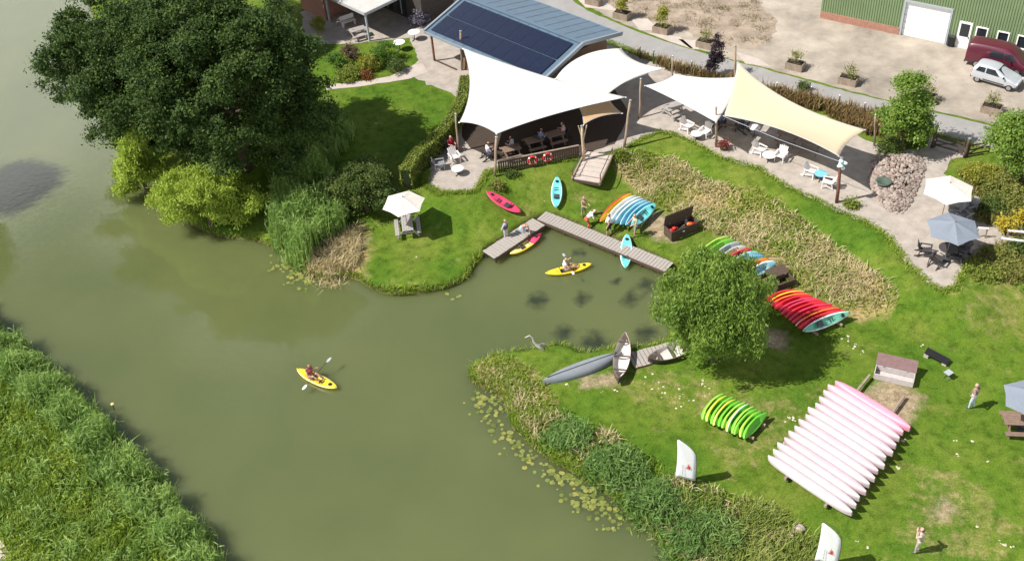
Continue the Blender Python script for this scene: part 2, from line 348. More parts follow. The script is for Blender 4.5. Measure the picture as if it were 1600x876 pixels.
def ground_material():
    m = bpy.data.materials.new('lawn'); m.use_nodes = True; n = m.node_tree; b = n.nodes['Principled BSDF']
    tc = n.nodes.new('ShaderNodeTexCoord')
    def noise(s, det=5, ro=.6):
        q = n.nodes.new('ShaderNodeTexNoise'); q.inputs['Scale'].default_value = s; q.inputs['Detail'].default_value = det; q.inputs['Roughness'].default_value = ro
        n.links.new(tc.outputs['Object'], q.inputs['Vector']); return q.outputs['Fac']
    def ramp(f, stops):
        r = n.nodes.new('ShaderNodeValToRGB'); e = r.color_ramp.elements
        while len(e) < len(stops): e.new(.5)
        for k, (p, c) in enumerate(stops): e[k].position = p; e[k].color = (*c, 1)
        n.links.new(f, r.inputs['Fac']); return r.outputs[0]
    def mixc(f, a, c, mode='MIX'):
        x = n.nodes.new('ShaderNodeMixRGB'); x.blend_type = mode
        if isinstance(f, float): x.inputs[0].default_value = f
        else: n.links.new(f, x.inputs[0])
        n.links.new(a, x.inputs[1]); n.links.new(c, x.inputs[2]); return x.outputs[0]
    def mask(attr, noise_out, amt, lo, hi):
        a = n.nodes.new('ShaderNodeAttribute'); a.attribute_name = attr
        q = n.nodes.new('ShaderNodeMath'); q.operation = 'MULTIPLY_ADD'; n.links.new(noise_out, q.inputs[0]); q.inputs[1].default_value = amt; n.links.new(a.outputs['Fac'], q.inputs[2])
        r = n.nodes.new('ShaderNodeMapRange'); r.inputs['From Min'].default_value = lo; r.inputs['From Max'].default_value = hi; n.links.new(q.outputs[0], r.inputs['Value']); return r.outputs[0]
    big = ramp(noise(.22, 4), [(.34, (.056, .122, .011)), (.5, (.086, .146, .015)), (.66, (.122, .164, .025))])
    mid = ramp(noise(1.6, 6, .7), [(.3, (.5, .56, .42)), (.5, (1, 1, 1)), (.74, (1.38, 1.26, 1.3))])
    fine = ramp(noise(14, 5, .7), [(.28, (.45, .5, .4)), (.5, (1, 1, 1)), (.75, (1.5, 1.4, 1.4))])
    g = mixc(1.0, mixc(1.0, big, mid, 'MULTIPLY'), fine, 'MULTIPLY')
    straw = mixc(1.0, ramp(noise(2.2, 6, .75), [(.3, (.16, .17, .04)), (.5, (.30, .23, .10)), (.7, (.42, .33, .18))]), fine, 'MULTIPLY')
    g = mixc(mask('dry', noise(1.1, 6, .7), .9, .72, 1.12), g, straw)
    # yellowed worn places scattered over the lawn
    worn = n.nodes.new('ShaderNodeMapRange'); worn.inputs['From Min'].default_value = .60; worn.inputs['From Max'].default_value = .72; n.links.new(noise(.75, 5, .65), worn.inputs['Value'])
    wm = n.nodes.new('ShaderNodeMath'); wm.operation = 'MULTIPLY'; wm.inputs[1].default_value = .35; n.links.new(worn.outputs[0], wm.inputs[0])
    g = mixc(wm.outputs[0], g, straw)
    soil = mixc(1.0, ramp(noise(3, 6, .7), [(.35, (.20, .15, .09)), (.65, (.38, .31, .21))]), fine, 'MULTIPLY')
    g = mixc(mask('dirt', noise(1.7, 6, .75), 1.5, 1.05, 1.6), g, soil)
    mud = ramp(noise(5, 5), [(.35, (.035, .03, .015)), (.65, (.10, .085, .04))])
    g = mixc(mask('shore', noise(2.3, 5), .5, .95, 1.3), g, mud)
    n.links.new(g, b.inputs['Base Color']); b.inputs['Roughness'].default_value = .9; b.inputs['Specular IOR Level'].default_value = .08
    bp = n.nodes.new('ShaderNodeBump'); bp.inputs['Strength'].default_value = .55; bp.inputs['Distance'].default_value = .06
    n.links.new(noise(22, 4, .7), bp.inputs['Height']); n.links.new(bp.outputs[0], b.inputs['Normal'])
    return m
ground = raw_mesh('ground', np.column_stack([gp, gz]), gq, ground_material(), smooth=True)
for nm, arr in (('dry', a_dry), ('dirt', a_dirt), ('shore', a_shore)):
    at = ground.data.attributes.new(nm, 'FLOAT', 'POINT'); at.data.foreach_set('value', arr.astype(np.float32))
tag(ground, 'green lawn with dry straw-coloured banks around the pond', 'lawn', kind='structure')

# ------------------------------------------------------------------ river and pond
def water_material():
    m = bpy.data.materials.new('murky_water'); m.use_nodes = True; n = m.node_tree; b = n.nodes['Principled BSDF']
    tc = n.nodes.new('ShaderNodeTexCoord')
    nz = n.nodes.new('ShaderNodeTexNoise'); nz.inputs['Scale'].default_value = .12; nz.inputs['Detail'].default_value = 4; n.links.new(tc.outputs['Object'], nz.inputs['Vector'])
    rp = n.nodes.new('ShaderNodeValToRGB'); e = rp.color_ramp.elements; e[0].position = .35; e[0].color = (.084, .102, .038, 1); e[1].position = .7; e[1].color = (.104, .119, .045, 1)
    n.links.new(nz.outputs['Fac'], rp.inputs['Fac'])
    # beds of water weed under the surface of the pond
    at = n.nodes.new('ShaderNodeAttribute'); at.attribute_name = 'weed'
    n2 = n.nodes.new('ShaderNodeTexNoise'); n2.inputs['Scale'].default_value = 1.6; n2.inputs['Detail'].default_value = 5; n.links.new(tc.outputs['Object'], n2.inputs['Vector'])
    ad = n.nodes.new('ShaderNodeMath'); ad.operation = 'MULTIPLY_ADD'; ad.inputs[1].default_value = .8; n.links.new(n2.outputs['Fac'], ad.inputs[0]); n.links.new(at.outputs['Fac'], ad.inputs[2])
    mr = n.nodes.new('ShaderNodeMapRange'); mr.inputs['From Min'].default_value = .75; mr.inputs['From Max'].default_value = 1.3; n.links.new(ad.outputs[0], mr.inputs['Value'])
    mx = n.nodes.new('ShaderNodeMixRGB'); mx.inputs[2].default_value = (.030, .038, .018, 1); n.links.new(mr.outputs[0], mx.inputs[0]); n.links.new(rp.outputs[0], mx.inputs[1])
    n.links.new(mx.outputs[0], b.inputs['Base Color'])
    b.inputs['Roughness'].default_value = .06; b.inputs['IOR'].default_value = 1.5; b.inputs['Specular IOR Level'].default_value = .85
    b.subsurface_method = 'BURLEY'; b.inputs['Subsurface Weight'].default_value = 1.0; b.inputs['Subsurface Radius'].default_value = (1.0, 1.0, .6); b.inputs['Subsurface Scale'].default_value = 1.4   # silt scatters light, so shadows on it are soft
    w = n.nodes.new('ShaderNodeTexNoise'); w.inputs['Scale'].default_value = 2.2; w.inputs['Detail'].default_value = 3; n.links.new(tc.outputs['Object'], w.inputs['Vector'])
    bp = n.nodes.new('ShaderNodeBump'); bp.inputs['Strength'].default_value = .10; bp.inputs['Distance'].default_value = .05
    n.links.new(w.outputs['Fac'], bp.inputs['Height']); n.links.new(bp.outputs[0], b.inputs['Normal'])
    return m
wx = axis(-60, 30, .6, 400); wy = axis(22, 110, .6, 400); WX, WY = np.meshgrid(wx, wy); wp = np.stack([WX.ravel(), WY.ravel()], 1)
_i = np.arange(len(wp)).reshape(len(wy), len(wx))
wq = np.stack([_i[:-1, :-1].ravel(), _i[:-1, 1:].ravel(), _i[1:, 1:].ravel(), _i[1:, :-1].ravel()], 1)
water = raw_mesh('water', np.column_stack([wp, np.zeros(len(wp))]), wq, water_material())
weed = np.zeros(len(wp))
for x, y, r in ((840, 470, .9), (910, 466, .75), (985, 468, .8), (930, 535, 1.1), (880, 520, .8), (1010, 520, .9), (960, 440, .5), (905, 395, .6), (1010, 445, .8), (870, 540, .6)):
    c = P(x, y); weed = np.maximum(weed, np.exp(-(((wp[:, 0] - c.x) / r) ** 2 + ((wp[:, 1] - c.y) / (r * 1.1)) ** 2)))
at = water.data.attributes.new('weed', 'FLOAT', 'POINT'); at.data.foreach_set('value', weed.astype(np.float32))
tag(water, 'murky olive green river and pond water', 'water', kind='structure')

# ------------------------------------------------------------------ paved sheets on the plateau
def sheet(name, poly, z, m, label, cat, thick=.25):
    bm = bmesh.new(); vs_ = [bm.verts.new((p[0], p[1], z)) for p in poly]; f = bm.faces.new(vs_)
    if f.normal.z < 0: f.normal_flip()
    r = bmesh.ops.extrude_face_region(bm, geom=[f]); 
    for v in r['geom']:
        if isinstance(v, bmesh.types.BMVert): v.co.z -= thick
    bmesh.ops.triangulate(bm, faces=bm.faces[:]); bmesh.ops.recalc_face_normals(bm, faces=bm.faces[:])
    me = bpy.data.meshes.new(name); bm.to_mesh(me); bm.free(); me.materials.append(m)
    o = bpy.data.objects.new(name, me); COL.objects.link(o); return tag(o, label, cat, kind='structure')

m_pave = mat('terrace_gravel', (.345, .305, .27), .95, .2, 1.3, .35, 30, .1)
m_road = mat('worn_asphalt', (.27, .262, .255), .92, .10, .8, .3, 40, .15)
m_yard = mat('gravel_yard', (.32, .28, .235), .95, .36, .35, .4, 25, .1)
m_slab = mat('concrete_slab', (.43, .375, .335), .9, .1, 1.5, .2, 20, .15)
terr_px = [(975, 232), (1000, 218), (1030, 206), (1058, 211), (1095, 228), (1128, 247), (1165, 258), (1190, 265), (1215, 284), (1240, 297), (1275, 312), (1310, 330), (1350, 346), (1378, 362), (1400, 385),
    (1412, 405), (1440, 432), (1470, 455), (1492, 450), (1502, 430), (1512, 408), (1545, 396), (1610, 380), (1610, 352), (1540, 352), (1524, 320), (1498, 288), (1472, 272), (1487, 252),
    (1520, 240), (1500, 226), (1452, 212), (1446, 232), (1400, 236), (1345, 215), (1290, 182), (1225, 160), (1160, 138), (1050, 108), (985, 84), (930, 60), (800, 10), (720, -20), (560, -20), (470, 20), (480, 70), (540, 70), (640, 60), (655, 95),
    (636, 110), (648, 122), (705, 146), (724, 160), (712, 205), (684, 238), (668, 268), (664, 290), (690, 302), (742, 300), (762, 268), (800, 262), (880, 250), (905, 246)]
terrace = sheet('terrace', wig(pix(terr_px, PLAT), .07, 3), PLAT + .03, m_pave, 'pale beige gravel terrace under the shade sails', 'terrace')
road_px = [(800, -40), (860, 22), (920, 52), (990, 80), (1070, 105), (1160, 129), (1260, 152), (1360, 178), (1450, 206), (1540, 232), (1660, 262), (1660, 224), (1600, 212), (1530, 193), (1440, 172), (1330, 146), (1220, 116), (1130, 92), (1040, 66), (960, 36), (900, 6), (860, -40)]
road = sheet('road', wig(catmull(pix(road_px, PLAT), 3), .04, 4), PLAT + .05, m_road, 'narrow grey asphalt lane beside the gravel yard', 'road')
yard_px = [(862, -60), (905, 2), (962, 33), (1042, 63), (1132, 89), (1222, 113), (1332, 143), (1442, 169), (1532, 190), (1602, 209), (1700, 240), (1800, 120), (1700, 60), (1200, -70)]
yard = sheet('gravel_yard', wig(pix(yard_px, PLAT), .05, 6), PLAT + .02, m_yard, 'dusty gravel yard in front of the green barn', 'yard')
deck_px = [(732, 125), (722, 186), (722, 214), (735, 232), (780, 252), (905, 244), (960, 225), (985, 180), (960, 140), (862, 128), (800, 110)]
sheet('cafe_deck', wig(pix(deck_px, PLAT), .02, 12), PLAT + .05, mat('shade_toned_deck_boards', (.06, .045, .036), .85, .25, 3, .2, 25, .1, stretch=(1, 8, 1)), 'timber deck darkened for the shade under the large sail', 'deck')  # brown boards coloured near black to deepen the shade below the sail
rough_px = [(930, -20), (1150, -30), (1200, 20), (1215, 45), (1190, 78), (1140, 76), (1085, 56), (1020, 34), (960, 12)]
sheet('rough_ground', wig(pix(rough_px, PLAT), .15, 15), PLAT + .026, mat('brown_bare_soil', (.29, .235, .185), .95, .3, .9, .4, 20, .08), 'brown bare ground between lane and yard', 'ground')
gpath_px = [(508, 141), (516, 133), (560, 128), (610, 120), (640, 104), (660, 100), (668, 112), (640, 124), (600, 130), (560, 136)]
sheet('garden_path', wig(pix(gpath_px, PLAT), .03, 8), PLAT + .036, m_slab, 'narrow pinkish path along the shaded lawn', 'path')
sheet('riverside_path', wig(pix([(-80, 800), (-10, 838), (8, 850), (20, 876), (30, 910), (-100, 930)], .55), .04, 9), .60, m_slab, 'pale path at the corner of the reed bank', 'path', .4)
# concrete parking bays along the lane, separate slabs
for i, (a, b, c, d) in enumerate([((895, -8), (940, -2), (965, 18), (915, 12)), ((985, 30), (1012, 30), (1030, 48), (1000, 48)), ((1012, 52), (1062, 58), (1085, 78), (1048, 66)), ((1150, 82), (1185, 92), (1205, 105), (1165, 100)), ((1060, 62), (1095, 64), (1092, 78), (1078, 76))]):
    o = sheet('parking_slab', pix([a, b, c, d], PLAT), PLAT + .032, m_slab, None, None); o['kind'] = 'structure'
# ------------------------------------------------------------------ shared object materials
m_wood = mat('weathered_wood', (.27, .215, .17), .85, .25, 6, .3, 25, .15, stretch=(1, 1, .25))
m_wood_dk = mat('dark_wood', (.085, .06, .045), .8, .25, 6, .2, 25, .15)
m_wood_red = mat('red_brown_wood', (.17, .075, .05), .75, .2, 5, .2, 25, .2)
m_plank = mat('deck_plank', (.33, .30, .275), .88, .2, 3, .3, 30, .12, stretch=(1, 6, 1))
m_post = mat('sail_post_wood', (.31, .235, .175), .85, .22, 3, .2, 20, .12, stretch=(1, 1, .3))
m_white = mat('white_paint', (.80, .80, .79), .45, .04, 3)
m_black = mat('black_plastic', (.018, .018, .02), .5, .2, 4)
m_dkgrey = mat('dark_grey_metal', (.07, .075, .08), .45, .15, 5, metal=.3)
m_steel = mat('galvanised_steel', (.45, .46, .47), .4, .1, 8, metal=.8)
m_glass = mat('dark_window_glass', (.02, .025, .032), .06, .1, 2, spec=.6)
m_brick = mat('red_brick', (.33, .175, .13), .9, .2, 5, .3, 40, .1)
m_red = mat('red_plastic', (.60, .035, .03), .45, .12, 3)

# ------------------------------------------------------------------ cafe pavilion with the solar roof
EZ = PLAT + 2.75
A = P(847, 127, EZ); B = P(664, 49, EZ); C = P(981, 66, EZ)
ru = (B - A).normalized(); rw = Vector((0, 0, 1)).cross(ru); rw = rw if rw.dot(C - A) > 0 else -rw
RL = (B - A).length; RW = max(4.0, (C - A).dot(rw)) * 1.1; RZ = 1.1
pav_rz = math.atan2(ru.y, ru.x)           # local x runs along the ridge from the gable that faces the sails; local y from the front eave to the rear one
sy = 1 if Vector((-ru.y, ru.x, 0)).dot(rw) > 0 else -1
pav = thing('pavilion', (A.x, A.y, PLAT), pav_rz, 'cafe pavilion with blue grey metal roof and rows of solar panels', 'building')
def L(x, y, z): return Vector((x, y * sy, z))
E0 = EZ - PLAT; sl = math.atan2(RZ, RW / 2)
m_roof = mat('blue_grey_roof', (.085, .135, .19), .6, .10, 1.2, metal=.1, spec=.5)
m_fascia = mat('grey_fascia', (.33, .36, .39), .5, .06, 3)
m_verge = mat('slate_verge', (.21, .24, .27), .55, .08, 3)
m_solar = mat('solar_cell', (.012, .017, .038), .22, .2, 3, spec=.6)
rf = MB()
for s in (0, 1):
    y0, y1 = (0, RW / 2) if s == 0 else (RW, RW / 2)
    a, b, c, d = L(0, y0, E0), L(RL, y0, E0), L(RL, y1, E0 + RZ), L(0, y1, E0 + RZ); t = Vector((0, 0, -.14))
    q = [a, b, c, d, a + t, b + t, c + t, d + t]
    rf.add(q, [(0, 1, 2, 3), (7, 6, 5, 4), (0, 4, 5, 1), (1, 5, 6, 2), (3, 7, 4, 0), (2, 6, 7, 3)])
roof = rf.build('roof', m_roof, pav)
n_seam = 12
sm = MB()
for s in (0, 1):
    y0, y1 = (0, RW / 2) if s == 0 else (RW, RW / 2)
    for k in range(n_seam + 1):
        x = .05 + (RL - .1) * k / n_seam; sm.beam(L(x, y0, E0 + .02), L(x, y1, E0 + RZ + .02), .018, .014)
sm.build('standing_seams', m_roof, roof)
rd = MB(); rd.beam(L(-.04, RW / 2, E0 + RZ + .05), L(RL + .04, RW / 2, E0 + RZ + .05), .34, .06); rd.build('ridge_cap', m_roof, roof)
for s in (0, 1):
    y0, y1 = (0, RW / 2) if s == 0 else (RW, RW / 2); t = Vector((0, 0, -.02))
    for x in (-.06, RL + .06):
        v = MB(); v.beam(L(x, y0, E0) + t, L(x, y1, E0 + RZ) + t, .17, .30); v.build('verge_board', m_verge, roof)
    gu = MB(); gu.beam(L(0, y0 + (-.07 if s == 0 else .07), E0 - .06), L(RL, y0 + (-.07 if s == 0 else .07), E0 - .06), .13, .14); gu.build('gutter', m_verge, roof)
slen = math.hypot(RW / 2, RZ); px0, px1 = .55, RL - .45; npan = 9; pw = (px1 - px0) / npan
ux = L(1, 0, 0); us = L(0, RW / 2, RZ).normalized(); un = Vector((0, -us.z * sy, us.y * sy)); un = un if un.z > 0 else -un
pm = None
for row, (s0, s1) in enumerate(((.30, .30 + (slen - .75) / 2 - .06), (.30 + (slen - .75) / 2 + .06, slen - .45))):
    for k in range(npan):
        c = ux * (px0 + (k + .5) * pw) + us * ((s0 + s1) / 2) + L(0, 0, E0) + un * .09
        if pm is None:
            mb = MB(); mb.mi = 0; mb.box((0, 0, 0), (pw - .05, s1 - s0, .035)); mb.mi = 1; mb.box((0, 0, -.006), (pw - .004, s1 - s0 + .03, .034))
            o = mb.build('solar_panel', [m_solar, mat('solar_frame', (.014, .02, .045), .2, .1)], roof); pm = o.data
        else:
            o = bpy.data.objects.new('solar_panel', pm); COL.objects.link(o); o.parent = roof
        o.matrix_local = Matrix.Translation(c) @ Matrix((( 1, 0, 0, 0), (0, us.y, un.y, 0), (0, us.z, un.z, 0), (0, 0, 0, 1)))
# timber walls under the roof, open porch at the far end
m_clad = mat('brown_cladding', (.20, .125, .085), .8, .2, 5, .2, 25, .15, stretch=(1, 1, .2))
wl = MB(); x0, x1, y0, y1 = .9, RL - 3.0, 1.0, RW - .8
for (a, b) in (((x0, y0), (x1, y0)), ((x1, y0), (x1, y1)), ((x1, y1), (x0, y1)), ((x0, y1), (x0, y0))):
    wl.beam(L(*a, E0 / 2 - .04), L(*b, E0 / 2 - .04), .15, E0 - .08)
wl.build('wall', m_clad, pav)
gb = MB()
for x in (x0, x1): gb.add([L(x, y0 - .3, E0 + .05), L(x, y1 + .3, E0 + .05), L(x, RW / 2, E0 + RZ - .25), L(x + .08, y0 - .3, E0 + .05), L(x + .08, y1 + .3, E0 + .05), L(x + .08, RW / 2, E0 + RZ - .25)], [(0, 1, 2), (5, 4, 3), (0, 3, 4, 1), (1, 4, 5, 2), (2, 5, 3, 0)])
gb.build('gable_board', m_clad, pav)
for k in range(3):
    w = MB(); xx = 1.6 + k * 2.2; w.box(L(xx, y0 - .09, 1.35), (1.5, .06, 1.3)); o = w.build('window', m_glass, pav)
    fr = MB()
    for dx in (-.78, .78): fr.box(L(xx + dx, y0 - .1, 1.35), (.08, .1, 1.42))
    for dz in (-.68, .68): fr.box(L(xx, y0 - .1, 1.35 + dz), (1.48, .1, .07))
    fr.build('window_frame', m_white, o)
dr = MB(); dr.box(L(x1 + .1, y0 + 1.0, 1.05), (.06, 1.0, 2.1)); dr.build('door', mat('dark_red_door', (.22, .03, .025), .5, .15), pav)
for y in (.35, RW - .35):
    po = MB(); po.box(L(RL - .3, y, E0 / 2), (.13, .13, E0 - .16)); po.build('porch_post', m_wood_red, pav)
rl = MB(); rl.beam(L(RL - .3, .42, .08), L(x1 + .2, .42, .08), .1, .1); rl.build('porch_sill', m_wood_dk, pav)

# ------------------------------------------------------------------ house with flat porch roof at the top of the picture
HZ = PLAT + 2.6
hc = P(570, 22, HZ); hl = P(505, -8, HZ); hr = P(628, -4, HZ)
hu = (hl - hc).normalized(); hw = (hr - hc).normalized()
hw = (hw - hu * hw.dot(hu)).normalized()
hrz = math.atan2(hu.y, hu.x); hs = 1 if Vector((-hu.y, hu.x, 0)).dot(hw) > 0 else -1
house = thing('house', (hc.x, hc.y, PLAT), hrz, 'house with pale flat porch roof at the top edge of the picture', 'house')
def LH(x, y, z): return Vector((x, y * hs, z))
m_flat = mat('pale_roof_felt', (.46, .44, .42), .85, .1, 2, .2)
m_edge = mat('grey_roof_trim', (.36, .37, .39), .6, .1)
o = MB(); o.box(LH(2.9, 2.6, 2.60), (5.8, 5.2, .16)); pr = o.build('porch_roof', m_flat, house)
for a, b in (((-.05, -.05), (5.85, -.05)), ((-.05, -.05), (-.05, 5.25))):
    o = MB(); o.beam(LH(*a, 2.60), LH(*b, 2.60), .10, .24); o.build('fascia', m_edge, pr)
for p in ((.1, .1), (5.6, .1), (.1, 4.9)):
    o = MB(); o.box(LH(*p, 1.25), (.14, .14, 2.5)); o.build('porch_post', m_fascia, house)
o = MB(); o.box(LH(3.0, 6.6, 2.0), (9.0, 3.6, 4.0)); o.build('wall', mat('dark_boarding', (.06, .05, .045), .8, .2), house)
o = MB(); o.box(LH(7.9, 2.6, 1.5), (3.6, 5.0, 3.0)); br = o.build('brick_wing', m_brick, house)
o = MB(); o.box(LH(7.9, 2.6, 3.08), (4.2, 5.6, .16)); o.build('wing_roof', mat('brown_roof', (.17, .13, .11), .8, .2), house)
for k in range(3):
    w = MB(); w.box(LH(1.2 + k * 1.9, 4.76, 1.3), (1.2, .08, 1.9)); ww = w.build('window', m_glass, house)
    fr = MB(); fr.box(LH(1.2 + k * 1.9, 4.72, 1.3), (.07, .1, 1.9)); fr.box(LH(1.2 + k * 1.9, 4.73, 2.3), (1.3, .09, .08)); fr.build('window_frame', m_edge, ww)
# ------------------------------------------------------------------ green corrugated barn
bl = P(1281, 28, PLAT); br_ = P(1491, 73, PLAT); bu = (br_ - bl).normalized(); brz = math.atan2(bu.y, bu.x)
barn = thing('barn', (bl.x, bl.y, PLAT), brz, 'large green corrugated barn with white roller door and brick plinth', 'barn')
def along(px, py): return (P(px, py, PLAT) - bl).dot(bu)
g0, g1_ = along(1406, 54), along(1478, 68); d0, d1 = along(1491, 73), along(1512, 76); BW = along(1650, 118)
eave = 3.9; pk = 7.6
def top(x): return eave + (pk - eave) * (1 - abs(x - BW / 2) / (BW / 2))
m_green = mat('green_steel_sheet', (.155, .215, .11), .55, .10, .8, spec=.4)
wins = [(along(1527, 62 + 26), .95), (along(1562, 70 + 26), .95), (along(1593, 78 + 26), .95)]
wins = [((P(x, y, PLAT + 1.5) - bl).dot(bu)) for x, y in ((1533, 54), (1566, 61), (1597, 68))]
GH, DH = 2.9, 2.25
cl = MB(); x = 0.0; k = 0; prof = []
while x < BW:
    prof += [(x, 0), (x + .07, 0), (x + .10, -.045), (x + .17, -.045)]; x += .20
prof.append((BW, 0))
def zlow(x):
    if g0 - .05 < x < g1_ + .05: return GH
    if d0 - .02 < x < d1 + .02: return DH
    return .62 if x < g0 else .12
for i in range(len(prof) - 1):
    (xa, ya), (xb, yb) = prof[i], prof[i + 1]; xm = (xa + xb) / 2; spans = [(zlow(xm), None)]
    for w in wins:
        if abs(xm - w) < .42: spans = [(zlow(xm), .95), (2.05, None)]
    for z0, z1 in spans:
        cl.add([(xa, ya, z0), (xb, yb, z0), (xb, yb, z1 if z1 else top(xb)), (xa, ya, z1 if z1 else top(xa))], [(0, 1, 2, 3)])
cl.build('corrugated_cladding', m_green, barn)
o = MB(); o.box((g0 / 2, .06, .31), (g0 - .06, .3, .62)); o.build('brick_plinth', m_brick, barn)
o = MB(); o.box(((d1 + BW) / 2, .06, .06), (BW - d1, .24, .12)); o.build('plinth', m_slab, barn)
bk = MB(); bk.add([(0, .35, 0), (BW, .35, 0), (BW, .35, eave), (BW / 2, .35, pk), (0, .35, eave)], [(0, 1, 2, 3, 4)]); bk.build('inner_wall', m_dkgrey, barn)
for x in (0, BW): sd_ = MB(); sd_.box((x, 7.5, eave / 2), (.1, 14.2, eave)); sd_.build('side_wall', m_green, barn)
m_barnroof = mat('white_fibre_roof', (.66, .66, .67), .7, .08, 1.5)
for s in (0, 1):
    rb = MB(); xe = -.4 if s == 0 else BW + .4; ze = eave - .17; xr = BW / 2
    q = [(xe, -.35, ze), (xr, -.35, pk + .05), (xr, 15, pk + .05), (xe, 15, ze)]; q += [(a, b, c + .16) for a, b, c in q]
    rb.add(q, [(0, 1, 2, 3), (7, 6, 5, 4), (0, 4, 5, 1), (1, 5, 6, 2), (2, 6, 7, 3), (3, 7, 4, 0)]); rb.build('roof_slope', m_barnroof, barn)
gd = MB(); gd.box(((g0 + g1_) / 2, .16, GH / 2), (g1_ - g0 - .1, .1, GH)); gdo = gd.build('roller_door', m_white, barn)
for k in range(1, 5):
    j = MB(); j.box(((g0 + g1_) / 2, .105, k * GH / 5), (g1_ - g0 - .12, .02, .03)); j.build('door_seam', m_fascia, gdo)
fr = MB(); fr.box((g0, .02, GH / 2), (.16, .22, GH)); fr.box((g1_, .02, GH / 2), (.16, .22, GH)); fr.box(((g0 + g1_) / 2, .02, GH + .08), (g1_ - g0 + .16, .22, .16)); fr.build('door_frame', m_fascia, barn)
dd = MB(); dd.box(((d0 + d1) / 2, .06, DH / 2), (d1 - d0, .16, DH)); ddo = dd.build('door', m_white, barn)
o = MB(); o.box(((d0 + d1) / 2, -.03, DH * .68), ((d1 - d0) * .68, .03, DH * .46)); o.build('pane', m_glass, ddo)
o = MB(); o.box((d1 - .12, -.05, 1.0), (.05, .06, .14)); o.build('handle', m_steel, ddo)
for w in wins:
    fw_ = MB()
    for dx in (-.40, .40): fw_.box((w + dx, 0, 1.5), (.09, .16, 1.12))
    for dz in (-.53, .53): fw_.box((w, 0, 1.5 + dz), (.71, .16, .09))
    wo = fw_.build('window', m_white, barn); o = MB(); o.box((w, .05, 1.5), (.72, .04, .98)); o.build('pane', m_glass, wo)
# clutter by the barn door
bn = P(1484, 70, PLAT + .05)
o = thing('wheelie_bin', (bn.x, bn.y - .15, PLAT + .03), brz, 'small dark bin beside the white barn door', 'bin')
q = MB(); q.box((0, 0, .45), (.42, .45, .8), taper=1.15); q.build('body', m_black, o); q = MB(); q.box((0, 0, .88), (.52, .55, .07)); q.build('lid', m_dkgrey, o)
for s in (-.18, .18): q = MB(); q.tube([(s - .03, .25, .09), (s + .03, .25, .09)], .09, 10); q.build('wheel', m_black, o)
fp = P(1520, 76, PLAT + .05)
o = thing('flower_pot', (fp.x, fp.y, PLAT + .03), 0, 'dark red potted plant between the barn door and window', 'plant pot')
q = MB(); q.lathe([(.14, 0), (.2, .32), (.22, .34), (.17, .34)]); q.build('pot', m_brick, o)
rg = np.random.default_rng(1); leaf_mesh('foliage', np.array([0, 0, .55]) + rg.normal(size=(160, 3)) * .16, .12, .08, leaf_mat('dark_red_leaf', [(.05, .02, .02), (.16, .03, .03)]), o, rg)

# ------------------------------------------------------------------ shade sails and their posts
def sail(name, corners, mids, label, m, n=22, sag=.0):
    """a tensioned cloth between four corners; every edge is pulled in through its own mid point"""
    c = [Vector(p) for p in corners]
    def edge(i, t, rev=False):
        a, b = c[i], c[(i + 1) % 4]; mm = mids[i]
        q = (a + b) / 2
        ctl = 2 * Vector(mm) - q if mm is not None else q
        if rev: t = 1 - t
        return a * (1 - t) ** 2 + ctl * 2 * t * (1 - t) + b * t * t
    V = []
    for j in range(n + 1):
        v = j / n
        for i in range(n + 1):
            u = i / n
            b0, b1 = edge(0, u), edge(2, u, True); l0, l1 = edge(3, v, True), edge(1, v)
            p = b0 * (1 - v) + b1 * v + l0 * (1 - u) + l1 * u - (c[0] * (1 - u) * (1 - v) + c[1] * u * (1 - v) + c[2] * u * v + c[3] * (1 - u) * v)
            p.z -= sag * math.sin(math.pi * u) * math.sin(math.pi * v)
            V.append(p)
    o0 = sum(c, Vector()) / 4; t = thing(name, o0, 0, label, 'shade sail', 'shade sails')
    me = MB(); W = n + 1; fs = [(j * W + i, j * W + i + 1, (j + 1) * W + i + 1, (j + 1) * W + i) for j in range(n) for i in range(n)]
    me.add([p - o0 for p in V], fs); cl = me.build('cloth', m, t, smooth=True)
    so = cl.modifiers.new('thick', 'SOLIDIFY'); so.thickness = .012
    rim = [edge(e, k / 12) - o0 for e in range(4) for k in range(12)]; rim.append(rim[0])
    h = MB(); h.tube(rim, .022, 6, cap=False); h.build('edge_rope', m_fascia, t)
    for f in (.25, .5, .75):
        k = round(f * n); q = MB(); q.tube([V[k * (n + 1) + i] - o0 + Vector((0, 0, .006)) for i in range(n + 1)], .014, 5); q.build('seam', m, t)
    for p in c:
        r = MB(); r.lathe([(.05, -.02), (.09, 0), (.05, .03)], p - o0, 8); r.build('corner_ring', m_steel, t)
    return t
def post(base, h, lean=(0, 0), r=.085, label='', m=None, name='sail_post', cat='post', group='posts holding the shade sails', z=PLAT):
    t = thing(name, (base[0], base[1], z), 0, label, cat, group)
    q = MB(); q.tube([(0, 0, 0), (lean[0] * .35 + .02, lean[1] * .35, h * .35), (lean[0] * .7 - .02, lean[1] * .7, h * .7), (lean[0], lean[1], h)], [r * 1.15, r * 1.05, r, r * .9], 9); q.build('shaft', m or m_post, t, smooth=True)
    q = MB(); q.lathe([(r * .98, h - .06), (r * 1.15, h - .05), (r * 1.15, h + .03), (r * .5, h + .06)], (lean[0], lean[1], 0), 9); q.build('cap', m_steel, t)
    return t
m_sailw = mat('white_sail_cloth', (.74, .69, .60), .8, .02, .5, transl=.07)
m_sailc = mat('cream_sail_cloth', (.60, .475, .33), .8, .03, .5, transl=.07)
m_sailc2 = mat('pale_cream_sail_cloth', (.84, .76, .62), .8, .03, .5, transl=.07)
def Pz(x, y, z): return P(x, y, PLAT + z)
s1 = [Pz(724, 76, 3.3), Pz(718, 191, 2.9), Pz(776, 209, 2.75), Pz(978, 152, 3.3)]
